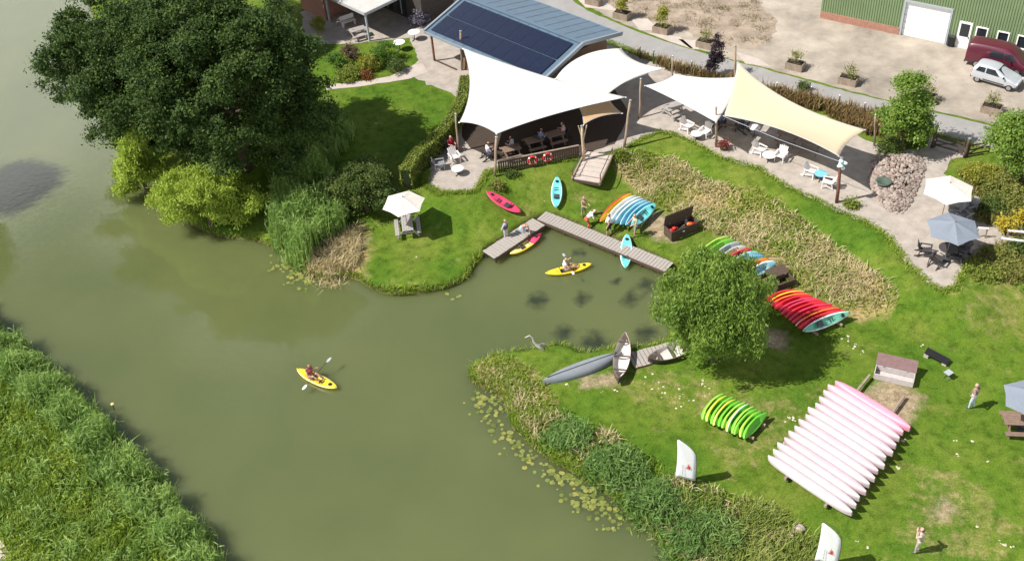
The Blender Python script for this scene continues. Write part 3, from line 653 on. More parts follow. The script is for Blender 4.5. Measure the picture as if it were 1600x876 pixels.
# the big sail by the roof: left edge, front edge, right edge and the edge along the eave
sail('shade_sail', s1, [Pz(734, 135, 2.9), Pz(748, 195, 2.9), Pz(868, 178, 2.9), Pz(860, 122, 3.05)], 'large white shade sail stretched in front of the solar roof', m_sailw, 26, .15)
s2 = [Pz(970, 76, 2.6), Pz(1038, 107, 3.0), Pz(945, 152, 2.7), Pz(868, 123, 3.1)]
sail('shade_sail', s2, [Pz(994, 96, 2.7), Pz(985, 124, 2.7), Pz(905, 137, 2.8), Pz(909, 88, 3.2)], 'white shade sail between the pavilion gable and the lane', m_sailw, 20, .1)
s3 = [Pz(1008, 134, 3.0), Pz(1055, 116, 3.0), Pz(1154, 121, 3.4), Pz(1119, 191, 3.0)]
sail('shade_sail', s3, [Pz(1036, 127, 2.95), Pz(1100, 122, 3.1), Pz(1141, 155, 3.0), Pz(1062, 160, 2.9)], 'smaller white shade sail in the middle of the terrace', m_sailw, 20, .1)
s4 = [Pz(1153, 97, 4.6), Pz(1352, 203, 2.9), Pz(1311, 244, 3.2), Pz(1131, 181, 2.9)]
sail('shade_sail', s4, [Pz(1232, 157, 3.4), Pz(1325, 222, 2.8), Pz(1222, 203, 3.0), Pz(1143, 145, 3.6)], 'long cream shade sail pulled up to a tall peak', m_sailc, 26, .1)
s5 = [Pz(905, 168, 2.7), Pz(952, 155, 2.4), Pz(972, 177, 2.0), Pz(912, 195, 2.0)]
sail('shade_sail', s5, [Pz(928, 163, 2.5), Pz(960, 167, 2.2), Pz(938, 182, 2.2), Pz(910, 180, 2.3)], 'small tan shade sail above the wooden steps', mat('tan_sail_cloth', (.55, .38, .22), .8, .05, 1, transl=.3), 12, .03)
for (bx, by, h, tx, ty, lab, r) in [
    (722, 110, 3.7, 720, 58, 'tall wooden post at the solar roof holding the large sail', .09),
    (716, 238, 3.0, 712, 178, 'thin post beside the hedge at the left sail corner', .07),
    (773, 276, 2.9, 775, 206, 'grey post at the front corner of the large sail', .09),
    (975, 232, 3.6, 984, 150, 'wooden post at the top of the wooden steps', .09),
    (999, 185, 3.0, 1001, 122, 'post standing between the two white sails', .075),
    (1050, 150, 3.2, 1051, 88, 'post with knob at the lane edge behind the white sail', .06),
    (1149, 168, 5.4, 1150, 74, 'tall dark post at the peak of the cream sail', .085),
    (1119, 230, 3.6, 1120, 170, 'wooden post at the gap between white and cream sails', .085),
    (1366, 228, 2.9, 1369, 196, 'short post behind the right tip of the cream sail', .07)]:
    b = P(bx, by, PLAT)
    # lean so that the head reaches the sail corner it carries
    hd = P(tx, ty, PLAT + h); ln = (max(-.5, min(.5, hd.x - b.x)), max(-.5, min(.5, hd.y - b.y)))
    post(b, h, ln, r, lab)
b = P(1307, 317, PLAT); hd = P(1315, 247, PLAT + 3.4)
t = post(b, 3.4, (max(-.5, min(.5, hd.x - b.x)), max(-.5, min(.5, hd.y - b.y))), .1, 'red brown post with white and turquoise ornament at the sail corner', m_wood_red)
q = MB(); rg = random.Random(3)
for k in range(7): q.lathe([(.02, -.1), (.13, -.04), (.15, .03), (.06, .11)], (rg.uniform(-.2, .2), rg.uniform(-.2, .1), 3.0 + rg.uniform(-.3, .4)), 8)
q.build('ornament', mat('white_turquoise_ornament', (.35, .6, .62), .5, .2, 3, col2=(.85, .85, .85)), t)
t = post(P(912, 250, PLAT), 2.75, (-.05, .1), .1, 'pale forked trunk post at the head of the wooden steps', mat('bare_trunk', (.45, .34, .24), .85, .2, 4))
for dx in (-.3, .28):
    q = MB(); q.tube([(0, .02, 1.7), (dx * .5, .1, 2.2), (dx, .1, 2.8)], [.07, .05, .035], 8); q.build('branch', _mats['bare_trunk'], t)
def wire(a, b, label):
    o0 = (a + b) / 2; q = MB(); q.tube([a - o0, Vector((0, 0, -.12)), b - o0], .018, 6); o = q.build('tension_cable', m_fascia); o.location = o0; return tag(o, label, 'cable')
wire(Pz(1131, 182, 2.9), Pz(1311, 252, 2.9), 'thin cable strung between two posts under the cream sail')
# ------------------------------------------------------------------ trees and shrubs
m_bark = mat('bark', (.10, .075, .055), .9, .3, 8, .4, 20, .1)
L_oak = leaf_mat('oak_leaf', [(.014, .032, .006), (.042, .082, .014), (.105, .160, .030)], .22, .7, patch=.9)
L_willow = leaf_mat('willow_leaf', [(.10, .18, .03), (.19, .30, .05), (.31, .42, .09)], .45, patch=.9)
L_lime = leaf_mat('lime_leaf', [(.20, .29, .035), (.34, .45, .06), (.50, .60, .13)], .45, patch=.6)
L_green = leaf_mat('green_leaf', [(.06, .14, .02), (.11, .21, .03), (.19, .30, .05)], .4, patch=.9)
L_dark = leaf_mat('dark_shrub_leaf', [(.04, .075, .015), (.08, .125, .025), (.15, .18, .042)], .3, patch=.9)
L_purple = leaf_mat('purple_leaf', [(.012, .008, .014), (.035, .02, .03)], .15)
L_yellow = leaf_mat('yellow_leaf', [(.30, .24, .015), (.48, .38, .03), (.55, .46, .08)], .3)
L_hedge = leaf_mat('hedge_leaf', [(.11, .16, .022), (.20, .25, .04), (.29, .32, .06)], .35, patch=1.2)
L_olive = leaf_mat('olive_herb_leaf', [(.11, .15, .03), (.21, .23, .05), (.32, .28, .09)], .35, patch=.8)
L_spring = leaf_mat('young_yellow_leaf', [(.16, .19, .02), (.27, .28, .035), (.34, .33, .06)], .35)

def limbs(t, h, r, reach, rg, n=7, z0=.35):
    q = MB(); q.tube([(0, 0, -.3), (.06 * h * .2, 0, h * .25), (-.02 * h, .02 * h, h * .55), (0, 0, h * .85)], [r * 1.25, r, r * .7, r * .25], 9); q.build('trunk', m_bark, t, smooth=True)
    for k in range(n):
        a = 2 * math.pi * k / n + rg.uniform(-.4, .4); z = h * rg.uniform(z0, .65); e = reach * rg.uniform(.55, .9)
        q = MB(); q.tube([(0, 0, z), (math.cos(a) * e * .45, math.sin(a) * e * .45, z + e * .35), (math.cos(a) * e, math.sin(a) * e, z + e * .55)], [r * .45, r * .28, r * .08], 7); q.build('limb', m_bark, t, smooth=True)

def tree(name, base, lobes, label, leafm, n_cl, per, leaf, h, r, seed, cat='tree', group=None, spread=.5, shell=.6, nl=7, low=-.75, flat=.6, up=.8, droop=None, wl=.6):
    """lobes are (dx, dy, z, rx, ry, rz) about the foot"""
    rg = np.random.default_rng(seed); t = thing(name, base, 0, label, cat, group)
    limbs(t, h, r, max(l[3] for l in lobes) * .9, rg, nl)
    pts, cc = clump_points(lobes, n_cl, per, rg, spread, shell, flat, low)
    pts = pts[pts[:, 2] > .05]
    leaf_mesh('crown', pts, leaf, leaf * wl, leafm, t, rg, droop, up)
    return t

# the broad dark trees on the river bank
rgl = np.random.default_rng(77)
tree('broad_tree', PG(385, 262), puffs((.2, 0, 6.8), (7.6, 7.0, 6.4), 130, .65, 1.25, rgl, -.85, False) + [(0, 0, 6.5, 3.6, 3.6, 3.6)], 'broad dark green tree shading the lawn beside the pavilion', L_oak, 2300, 76, .21, 9, .42, 21, group='big trees on the river bank', spread=.30, shell=.7, nl=9)
tree('broad_tree', PG(246, 222), puffs((0, 0, 6.2), (6.0, 6.0, 6.0), 110, .65, 1.2, rgl, -.9, False) + [(0, 0, 6, 3, 3, 3.4)], 'broad dark green tree leaning over the river', L_oak, 2000, 76, .21, 8.5, .4, 22, group='big trees on the river bank', spread=.30, shell=.7, nl=9)
tree('broad_tree', PG(320, 70), puffs((0, 0, 7.5), (6.3, 6, 5.2), 80, .7, 1.4, rgl, -.7, False) + [(0, 0, 7, 3.5, 3.5, 3)], 'broad dark tree rearmost of the three at the top edge', L_oak, 1500, 66, .22, 9, .4, 23, group='big trees on the river bank', spread=.32, shell=.7, nl=8)
b = PG(-92, 300)
tree('bank_tree', b, [(0, 0, 5.6, 2.3, 2.4, 1.8), (.3, 1.6, 4.8, 1.5, 1.6, 1.3), (.2, -1.6, 5.2, 1.4, 1.6, 1.3), (-.6, .2, 7.2, 1.5, 1.7, 1.2)], 'tree on the far bank just left of the picture, shading the river', L_oak, 420, 70, .27, 5, .2, 24, spread=.42, shell=.4)
# lime green willow bushes hanging over the bank
lb = np.random.default_rng(5)
tree('willow_bush', PG(330, 352), puffs((-.2, .4, 2.2), (3.0, 2.0, 2.3), 26, .5, 1.0, lb) + puffs((2.3, .2, 1.2), (1.7, 1.4, 1.2), 10, .4, .8, lb) + puffs((-2.2, .3, 1.4), (1.4, 1.2, 1.3), 9, .4, .8, lb), 'lime green willow bush hanging over the water', L_lime, 1150, 30, .24, 2.4, .16, 31, 'bush', 'lime green bushes on the bank', .22, .5, 5, droop=.75, wl=.38)
tree('willow_bush', P(232, 306, .3), puffs((0, .3, 2.2), (1.5, 1.3, 2.2), 20, .4, .85, lb) + puffs((-1.0, .2, 1.0), (1.1, 1.0, 1.0), 8, .35, .7, lb) + puffs((.1, .4, 4.1), (.7, .6, .9), 6, .3, .6, lb), 'lime green bush under the dark tree, left of the willow bush', L_lime, 760, 30, .24, 2.6, .15, 32, 'bush', 'lime green bushes on the bank', .2, .5, 5, droop=.75, wl=.38)
b = PG(573, 330)
tree('round_shrub', b, puffs((0, .3, 1.5), (2.5, 2.1, 1.7), 34, .4, .85, lb, -.9), 'round dark shrub behind the white parasol', L_dark, 800, 34, .16, 2.4, .15, 33, 'shrub', None, .2, .6, 6)
# rounded willow on the pond's right bank
wlb = np.random.default_rng(12)
tree('willow_tree', PG(1113, 562), puffs((-.05, .1, 4.15), (2.85, 2.8, 2.9), 75, .40, .85, wlb, -.95) + [(0, .1, 4.1, 2.3, 2.3, 2.3)] * 6, 'leafy green willow beside the pond between the kayak racks', L_willow, 2100, 44, .24, 4.2, .24, 41, spread=.15, shell=.72, nl=7, droop=.9, wl=.34, low=-.95, flat=2.3)
b = PG(1405, 238); tree('garden_tree', b, puffs((.15, 0, 2.6), (1.35, 1.2, 1.7), 26, .35, .75, lb) + puffs((-.2, .1, 4.9), (.8, .7, 1.1), 10, .3, .55, lb) + puffs((.5, 0, 3.9), (.8, .7, .7), 7, .3, .5, lb), 'bright green garden tree beside the stone heap', L_willow, 520, 30, .20, 3.2, .13, 42, group='green trees by the lane', spread=.24, shell=.5)
b = PG(1572, 285); tree('garden_tree', b, puffs((.1, 0, 2.7), (1.6, 1.5, 2.0), 30, .35, .8, lb), 'bright green tree at the right edge by the gate', L_willow, 560, 30, .20, 3.2, .14, 43, group='green trees by the lane', spread=.24, shell=.5)
b = PG(1116, 120); tree('purple_tree', b, [(0, 0, 1.4, .5, .5, .8), (.1, 0, 2.4, .42, .4, .7), (.05, 0, 3.2, .25, .25, .4), (-.35, 0, 1.0, .4, .4, .4), (.4, 0, 1.5, .35, .35, .4)], 'slim purple leaved tree on the lane verge', L_purple, 120, 22, .15, 2.8, .06, 44, spread=.15, shell=.3)
# planter boxes with young trees along the lane
def planter(px, py, label, kind, seed, rz=None, w=1.35):
    b = P(px, py, PLAT + .02); rz = -.62 if rz is None else rz
    t = thing('planter', b, rz, label, 'planter', 'planter boxes along the lane')
    for (c, d) in (((0, -.4, .28), (w, .06, .56)), ((0, .4, .28), (w, .06, .56)), ((-w / 2 + .03, 0, .28), (.06, .74, .55)), ((w / 2 - .03, 0, .28), (.06, .74, .55))):
        q = MB(); q.box(c, d); q.build('side_board', m_wood, t)
    q = MB(); q.box((0, 0, .24), (w - .14, .72, .48)); q.build('soil', mat('dark_soil', (.035, .026, .02), .95, .3, 8), t)
    rg = np.random.default_rng(seed); st = MB(); st.tube([(0, 0, .4), (.03, 0, 1.0), (0, .03, 1.7 if kind != 'twig' else 1.4)], [.03, .025, .012], 6); st.build('stem', m_bark, t)
    if kind == 'leafy': lob = [(0, 0, 1.15, .5, .5, .65), (.1, 0, 1.8, .38, .38, .5)]; n = 70; per = 20
    else: lob = [(0, 0, 1.0, .55, .5, .55)]; n = 26; per = 11
    pts, _ = clump_points(lob, n, per, rg, .13, .3); leaf_mesh('foliage', pts, .13, .08, L_spring if kind == 'leafy' else L_olive, t, rg)
    if kind != 'leafy':
        for k in range(6):
            a = rg.uniform(0, 6.28); tw = MB(); tw.tube([(0, 0, .7), (math.cos(a) * .3, math.sin(a) * .3, 1.1), (math.cos(a) * .5, math.sin(a) * .5, 1.6)], [.012, .01, .005], 5); tw.build('twig', m_bark, t)
planter(928, 6, 'planter box with withered plant at the top edge of the picture', 'twig', 51)
planter(972, 28, 'planter box with yellow green tree, left of the two leafy planters', 'leafy', 52)
planter(1034, 50, 'planter box with yellow green tree, right of the two leafy planters', 'leafy', 53)
planter(1102, 73, 'planter box with thin shrub behind the purple tree', 'twig', 54)
planter(1242, 107, 'planter box with dry shrub above the cream sail', 'twig', 55)
planter(1325, 130, 'planter box with dry shrub left of the garden tree', 'twig', 56)
planter(1446, 158, 'planter box with dry twigs right of the garden tree', 'twig', 57)
planter(1548, 175, 'planter box behind the tree at the right edge', 'twig', 58)
# clipped hedge: a core box chain with a skin of leaves
hp = [Vector((*p, PLAT)) for p in catmull(pix([(728, 130), (722, 165), (708, 192), (684, 222), (652, 250), (634, 278)], PLAT + .8), 4, False)]
hg = thing('hedge', hp[0], 0, 'clipped green hedge between lawn and cafe terrace', 'hedge')
rg = np.random.default_rng(61); pts = []; core = MB()
for k in range(len(hp) - 1):
    a, c = hp[k] - hp[0], hp[k + 1] - hp[0]; core.beam(a + Vector((0, 0, .72)), c + Vector((0, 0, .72)), .62, 1.42)
    n = 520; t_ = rg.uniform(-.05, 1.05, n)[:, None]; ax = np.array((c - a)[:]); sdv = np.cross([0, 0, 1], ax); sdv /= np.linalg.norm(sdv)
    side = rg.integers(0, 3, n)[:, None]; w = np.where(side == 0, -.36, np.where(side == 1, .36, rg.uniform(-.4, .4, (n, 1)))); z = np.where(side == 2, 1.46, rg.uniform(0.05, 1.46, (n, 1)))
    pts.append(np.array(a[:]) + ax * t_ + sdv * w + np.array([0, 0, 1]) * z + rg.normal(0, .05, (n, 3)))
core.build('branches', mat('hedge_core', (.018, .03, .008), .95, .3, 6), hg); leaf_mesh('foliage', np.concatenate(pts), .14, .09, L_hedge, hg, rg)
# low shrubs: garden bed by the house, the slope at the right, the lane verge
def shrub(px, py, r, h, leafm, label, seed, dens=1.0, name='shrub', group=None, leaf=.15, z=None):
    b = PG(px, py) if z is None else P(px, py, z); rg = np.random.default_rng(seed); t = thing(name, b, 0, label, 'shrub', group)
    q = MB(); 
    for k in range(5):
        a = k * 1.26 + seed; q.tube([(0, 0, -.05), (math.cos(a) * r * .3, math.sin(a) * r * .3, h * .4), (math.cos(a) * r * .55, math.sin(a) * r * .55, h * .7)], [.03, .022, .01], 5)
    q.build('stems', m_bark, t)
    lob = [(0, 0, h * .5, r * .8, r * .8, h * .5)] + [(math.cos(a) * r * .5, math.sin(a) * r * .5, h * rg.uniform(.3, .6), r * .5, r * .5, h * .35) for a in rg.uniform(0, 6.28, 5)]
    pts, _ = clump_points(lob, int(60 * r * r * dens) + 20, 20, rg, .16, .5); pts = pts[pts[:, 2] > 0]; leaf_mesh('foliage', pts, leaf, leaf * .6, leafm, t, rg); return t
gb_ = 'garden bed shrubs by the house'
for i, (x, y, r, h, lm, lab) in enumerate([(602, 96, 1.25, 1.9, L_green, 'bright green rounded shrub in the bed below the house porch'), (578, 108, 1.0, 1.3, L_spring, 'yellow green shrub in the middle of the house bed'),
    (550, 92, .8, 1.2, leaf_mat('russet_leaf', [(.09, .06, .04), (.16, .10, .07)], .2), 'russet leaved shrub below the house porch'), (620, 112, .9, .9, L_dark, 'dark low shrub at the right end of the house bed'), (545, 122, 1.1, .9, L_hedge, 'pale green low shrub at the left end of the house bed'),
    (572, 122, .6, .6, leaf_mat('rust_flower', [(.12, .08, .02), (.28, .10, .03)], .2), 'small rust coloured plant at the front of the house bed'), (527, 105, .9, 1.3, L_green, 'green shrub half hidden by the dark tree crown'), (500, 48, .7, 1.2, L_spring, 'yellow green shrub against the brick wing of the house')]):
    shrub(x, y, r, h, lm, lab, 200 + i, group=gb_)
b = P(668, 40, PLAT); shrub(655, 40, .9, 1.5, leaf_mat('lavender_leaf', [(.10, .10, .13), (.24, .22, .30)], .2), 'lilac flowering shrub beside the left end of the solar roof', 215)
rs = 'shrubs on the slope at the right edge'
for i, (x, y, r, h, lm, lab) in enumerate([(1530, 282, 1.3, 1.1, L_spring, 'yellow green bush right of the gate path'), (1560, 300, 1.4, 1.2, L_olive, 'olive bush above the white parasol'), (1590, 320, 1.4, 1.1, L_olive, 'olive bush at the picture edge above the white rails'),
    (1545, 330, 1.0, .8, L_dark, 'dark low bush right of the white parasol'), (1570, 368, .55, 1.5, L_yellow, 'yellow flowering shrub among white rails'), (1592, 350, .4, 1.0, L_yellow, 'small yellow flowering shrub at the right edge'),
    (1560, 405, 1.1, .7, L_olive, 'low olive bush right of the grey parasol'), (1595, 395, 1.0, .8, L_dark, 'dark bush at the right edge below the white rails'), (1535, 425, 1.1, .5, L_hedge, 'low green clump at the lower end of the gravel terrace'), (1588, 425, 1.0, .5, L_olive, 'low tan clump on the grass at the right edge'),
    (1390, 240, .9, 1.2, L_dark, 'dark bush at the foot of the bright garden tree'), (1432, 228, .8, .9, L_green, 'green bush between the garden tree and the gate')]):
    shrub(x, y, r, h, lm, lab, 230 + i, group=rs)
for i, (x, y, r, h, lm, lab) in enumerate([(1330, 322, .5, .45, L_hedge, 'small pale bush at the foot of the red brown post'), (970, 248, .45, .7, L_hedge, 'small leafy bush at the top of the steps'), (775, 292, .5, .5, L_olive, 'low brown green plant at the grey sail post'),
    (1255, 142, .4, .9, L_dark, 'small dark bush on the lane verge above the cream sail'), (800, 305 - 30, .4, .35, L_dark, 'low dark plant in front of the railing')]):
    shrub(x, y, r, h, lm, lab, 260 + i)

# ------------------------------------------------------------------ reeds, banks and long grass: nobody could count the blades
S_reed = leaf_mat('reed_blade', [(.12, .22, .05), (.23, .36, .085), (.38, .51, .15)], .45, patch=.5)
S_grass = leaf_mat('long_grass_blade', [(.13, .22, .02), (.23, .33, .035), (.35, .42, .07)], .45, patch=.5)
S_straw = leaf_mat('straw_blade', [(.32, .28, .12), (.55, .46, .26), (.68, .59, .38)], .35, patch=.5)
S_herb = leaf_mat('herb_leaf', [(.07, .14, .03), (.13, .23, .045), (.22, .34, .07)], .4, patch=.7)
ORD_ = ['beside the grey canoe bank', 'above the lily cluster', 'below the first flag', 'at the bottom edge', 'at the water edge', 'right of the first flag', 'left of the second flag']
def on_ground(xy): return np.column_stack([xy, np.maximum(grid_z(xy), -.3)])
def clumpy(poly, n, rg, cl=30, s=.3, margin=0):
    c = inside_pts(poly, max(2, n // cl), rg, margin); p = c[rg.integers(0, len(c), n)] + rg.normal(0, s, (n, 2)); return p[sd(poly, p) > margin - .25]
rg = np.random.default_rng(71)
reed_l = pix([(-40, 470), (0, 512), (60, 560), (130, 624), (200, 700), (260, 762), (320, 838), (360, 900), (300, 910), (240, 840), (150, 745), (80, 670), (20, 610), (-40, 560)], .2)
def reedbed(poly, n, h, label, m=None, cl=24, s=.25, leafy=.8):
    """stalks that lean all ways, with long drooping side leaves, as common reed has"""
    xy = clumpy(poly, n, rg, cl, s); b = on_ground(xy); hh = h * (.72 + .28 * np.sin(xy[:, 0] * 1.3) * np.sin(xy[:, 1] * 1.7 + 1)) * rg.uniform(.75, 1.2, len(b))
    o = blades('reeds', b, 1.0, .06, m or S_reed, None, rg, .22, .3)
    k = rg.integers(0, len(b), int(n * leafy * 2)); p = b[k] + np.column_stack([rg.normal(0, .16, (len(k), 2)), hh[k] * rg.uniform(.3, 1.05, len(k))])
    me = o.data; v = np.empty(len(me.vertices) * 3, np.float32); me.vertices.foreach_get('co', v); v = v.reshape(-1, 5, 3); zb = b[:, None, 2]; v[:, :, 2] = zb + (v[:, :, 2] - zb) * hh[:, None]; me.vertices.foreach_set('co', v.ravel()); me.update()
    tag(o, label, 'reeds', kind='stuff')
    tag(leaf_mesh('reed_leaves', p, .42, .06, m or S_reed, None, rg, None, 1.0), 'drooping leaves of the ' + label, 'reeds', kind='stuff')
reedbed(reed_l, 9000, 1.75, 'bluish green reeds along the near left bank')
mead_l = pix([(-60, 580), (20, 608), (80, 668), (150, 743), (240, 838), (300, 920), (20, 920), (10, 840), (-60, 810)], .5)
o = tag(blades('meadow_grass', on_ground(clumpy(mead_l, 17000, rg, 34, .3)), .85, .06, S_grass, None, rg, .3, .5), 'yellow green long grass on the near left bank', 'grass', kind='stuff')
reedbed(mead_l, 2600, 1.25, 'reeds scattered through the meadow of the near left bank', None, 18, .5, 1.6)
p = on_ground(clumpy(mead_l, 9000, rg, 40, .28)); p[:, 2] += rg.uniform(.2, .9, len(p)); tag(leaf_mesh('bank_herbs', p, .24, .09, S_grass, None, rg), 'leafy herbs mixed into the near left bank', 'herbs', kind='stuff')
reed_m = pix([(428, 385), (440, 300), (480, 275), (520, 290), (540, 330), (545, 360), (500, 385), (478, 418), (450, 405)], .6)
reedbed(reed_m, 3800, 3.0, 'tall reed bed between lime bushes and round shrub')
strawb = pix([(470, 425), (520, 370), (560, 352), (562, 400), (540, 440), (500, 440)], .4)
tag(blades('dry_grass', on_ground(clumpy(strawb, 2600, rg, 20, .25)), .55, .05, S_straw, None, rg, .4, .6), 'pale straw at the water edge beside the reed bed', 'grass', kind='stuff')
tag(blades('dry_grass', on_ground(clumpy(dry_polys[0], 5200, rg, 170, .7)), .36, .055, S_straw, None, rg, 1.0, 1.0), 'dry straw coloured grass on the slope below the terrace', 'grass', kind='stuff')
tag(blades('long_grass', on_ground(clumpy(dry_polys[0], 7500, rg, 170, .7)), .32, .055, S_grass, None, rg, .4, .6), 'green tufts scattered through the dry slope', 'grass', kind='stuff')
tag(blades('dry_grass', on_ground(clumpy(dry_polys[1], 600, rg, 26, .45)), .28, .05, S_straw, None, rg, .5, .7), 'straw and weeds on the tip of the grey canoe bank', 'grass', kind='stuff')
herb_c = pix([(745, 590), (790, 605), (850, 650), (900, 660), (960, 690), (1040, 740), (1110, 770), (1200, 800), (1260, 860), (1290, 910), (1070, 910), (1030, 850), (960, 785), (900, 735), (840, 700), (795, 660)], .3)
herb_lo = pix([(840, 660), (880, 645), (915, 672), (950, 690), (1010, 735), (1060, 770), (1130, 800), (1190, 850), (1210, 910), (1070, 910), (1020, 840), (955, 780), (900, 735), (850, 700)], .3)
tag(blades('long_grass', on_ground(clumpy(herb_c, 13000, rg, 36, .32)), .26, .05, S_grass, None, rg, .35, .5), 'rough green grass on the bank above the lily pads', 'grass', kind='stuff')
S_reed2 = leaf_mat('bank_reed_blade', [(.09, .18, .045), (.17, .29, .075), (.30, .42, .13)], .45, patch=.5)
def blob(px, py, rx, ry): return pix([(px + rx * math.cos(a), py + ry * math.sin(a)) for a in [k * .524 for k in range(12)]], .4)
for i, (x, y, rx, ry, n, hh) in enumerate([(886, 688, 34, 18, 520, 1.0), (962, 735, 44, 28, 800, 1.0), (1018, 790, 38, 34, 650, .95), (1092, 842, 62, 40, 900, .95)]):
    reedbed(blob(x, y, rx, ry), n, hh, f'reed clump on the bank by the flags, {ORD_[i]}', S_reed2, 16, .5)
tag(blades('long_grass', on_ground(clumpy(dry_polys[1], 2600, rg, 30, .4)), .26, .05, S_grass, None, rg, .5, .6), 'green grass on the tip of the canoe bank', 'grass', kind='stuff')
low_b = pix([(1060, 770), (1130, 780), (1210, 800), (1275, 850), (1290, 910), (1150, 910), (1100, 850)], .5)
tag(blades('tall_grass', on_ground(clumpy(low_b, 4200, rg, 50, .35)), .62, .055, leaf_mat('tall_grass_blade', [(.13, .20, .03), (.26, .32, .07), (.42, .42, .15)], .4, patch=.7), None, rg, .35, .5), 'tall mixed grass between the two flags', 'grass', kind='stuff')
p = on_ground(clumpy(herb_lo, 6000, rg, 60, .32)); p[:, 2] += rg.uniform(.05, .4, len(p)); tag(leaf_mesh('bank_herbs', p, .17, .09, S_herb, None, rg), 'leafy herbs on the bank above the lily pads', 'herbs', kind='stuff')
tag(blades('dry_grass', on_ground(clumpy(herb_c, 3000, rg, 60, .3)), .42, .05, S_straw, None, rg, .5, .7), 'tan seed heads among the bank grass by the flags', 'grass', kind='stuff')
verge = pix([(985, 84), (1060, 107), (1160, 131), (1260, 155), (1350, 178), (1440, 206), (1420, 225), (1350, 208), (1290, 178), (1225, 158), (1160, 137), (1050, 112)], PLAT)
rough_p = pix(rough_px, PLAT)
tag(blades('dry_weeds', on_ground(clumpy(rough_p, 2600, rg, 26, .3)) + np.array([0, 0, .03]), .22, .04, leaf_mat('dry_weed_blade', [(.20, .17, .09), (.34, .28, .17)], .2), None, rg, .6, .7), 'low dry weeds on the brown ground by the planters', 'weeds', kind='stuff')
S_rust = leaf_mat('rusty_verge_blade', [(.12, .09, .035), (.24, .15, .07), (.20, .17, .05)], .2)
tag(blades('verge_grass', on_ground(clumpy(verge, 6000, rg, 30, .3)), .8, .06, S_rust, None, rg, .3, .4), 'rusty brown tall weeds between lane and terrace', 'weeds', kind='stuff')
slope_r = pix([(1500, 270), (1610, 250), (1610, 440), (1520, 432), (1520, 400), (1600, 372), (1530, 345), (1515, 310)], PLAT)
tag(blades('slope_grass', on_ground(clumpy(slope_r, 6500, rg, 40, .35)), .45, .055, leaf_mat('slope_blade', [(.10, .12, .025), (.2, .19, .05), (.27, .22, .09)], .25, patch=.6), None, rg, .4, .5), 'olive and tan grass on the garden slope at the right', 'grass', kind='stuff')
shade_e = pix([(430, 250), (520, 200), (560, 215), (530, 260), (470, 290)], .9)
tag(blades('long_grass', on_ground(clumpy(shade_e, 2600, rg, 30, .3)), .9, .07, S_reed, None, rg, .25, .4), 'tall grass under the dark tree behind the round shrub', 'grass', kind='stuff')
# uneven fringe of grass along the water
for nm, ln, zz, lab in (('bank_fringe', land1, 1.2, 'grass fringe hanging over the pond edge'), ):
    seg = ln[:46 * 5 - 4]; k = rg.integers(0, len(seg) - 1, 9000); t_ = rg.uniform(0, 1, (9000, 1)); p = seg[k] * (1 - t_) + seg[k + 1] * t_ + rg.normal(0, .16, (9000, 2))
    p = on_ground(p); p = p[p[:, 2] > .02]
    dock_z = pix([(750, 410), (755, 385), (835, 320), (862, 318), (1060, 405), (1040, 425)], .4); p = p[sd(dock_z, p[:, :2]) < 0]
    tag(blades(nm, p, .38, .05, S_grass, None, rg, .5, .6), lab, 'grass', kind='stuff')
# ragged turf along the edges of the paving
for nm, q_, lab in (('turf_edge', pix(terr_px[:21], PLAT), 'short grass growing over the lower terrace edge'), ('turf_edge', pix(terr_px[-8:], PLAT), 'short grass growing over the left patio edge'), ('turf_edge', pix(road_px[1:11], PLAT), 'weeds along the near edge of the lane')):
    k = rg.integers(0, len(q_) - 1, 3600); t_ = rg.uniform(0, 1, (3600, 1)); p = q_[k] * (1 - t_) + q_[k + 1] * t_ + rg.normal(0, .14, (3600, 2)); p = on_ground(p); p[:, 2] += .0
    tag(blades(nm, p, .17, .045, S_grass, None, rg, .6, .6), lab, 'grass', kind='stuff')
tufts = pix([(560, 330), (740, 330), (750, 410), (640, 460), (560, 440)], .5)
# water lilies: floating pads, far too many to count
def pads(px_list, n, label, seed, sx=1.0):
    rg = np.random.default_rng(seed); V = []; F = []
    poly = pix(px_list, 0); c = inside_pts(poly, max(3, n // 9), rg); k = 0
    for p in c[rg.integers(0, len(c), n)] + rg.normal(0, .42 * sx, (n, 2)):
        if max(sd(land1, p[None])[0], sd(land2, p[None])[0]) > -.12: continue
        r = rg.uniform(.06, .16); a0 = rg.uniform(0, 6.28); z = .012 + rg.uniform(0, .03); tilt = rg.normal(0, .06, 2); i0 = len(V)
        V.append((p[0], p[1], z + .004))
        for j in range(9):
            a = a0 + j * 5.9 / 8; V.append((p[0] + r * math.cos(a), p[1] + r * math.sin(a), z + r * (tilt[0] * math.cos(a) + tilt[1] * math.sin(a))))
        F += [(i0, i0 + 1 + j, i0 + 2 + j) for j in range(8)]
    return tag(raw_mesh('lily_pads', V, F, leaf_mat('lily_pad', [(.10, .13, .03), (.19, .225, .06), (.30, .28, .08)], .1, .35)), label, 'lily pads', kind='stuff')
pads([(745, 605), (775, 600), (810, 660), (850, 700), (900, 740), (880, 755), (830, 715), (790, 690), (750, 640)], 230, 'scattered lily pads by the tip of the canoe bank', 81)
pads([(860, 740), (920, 730), (980, 790), (970, 820), (910, 800), (880, 770)], 230, 'cluster of yellowish lily pads below the reed bank', 82)
pads([(415, 392), (445, 400), (480, 432), (500, 446), (460, 440), (425, 410)], 110, 'yellow lily pads at the foot of the reed bed', 83)
pads([(640, 462), (720, 452), (690, 466)], 14, 'few floating leaves off the parasol lawn', 84)
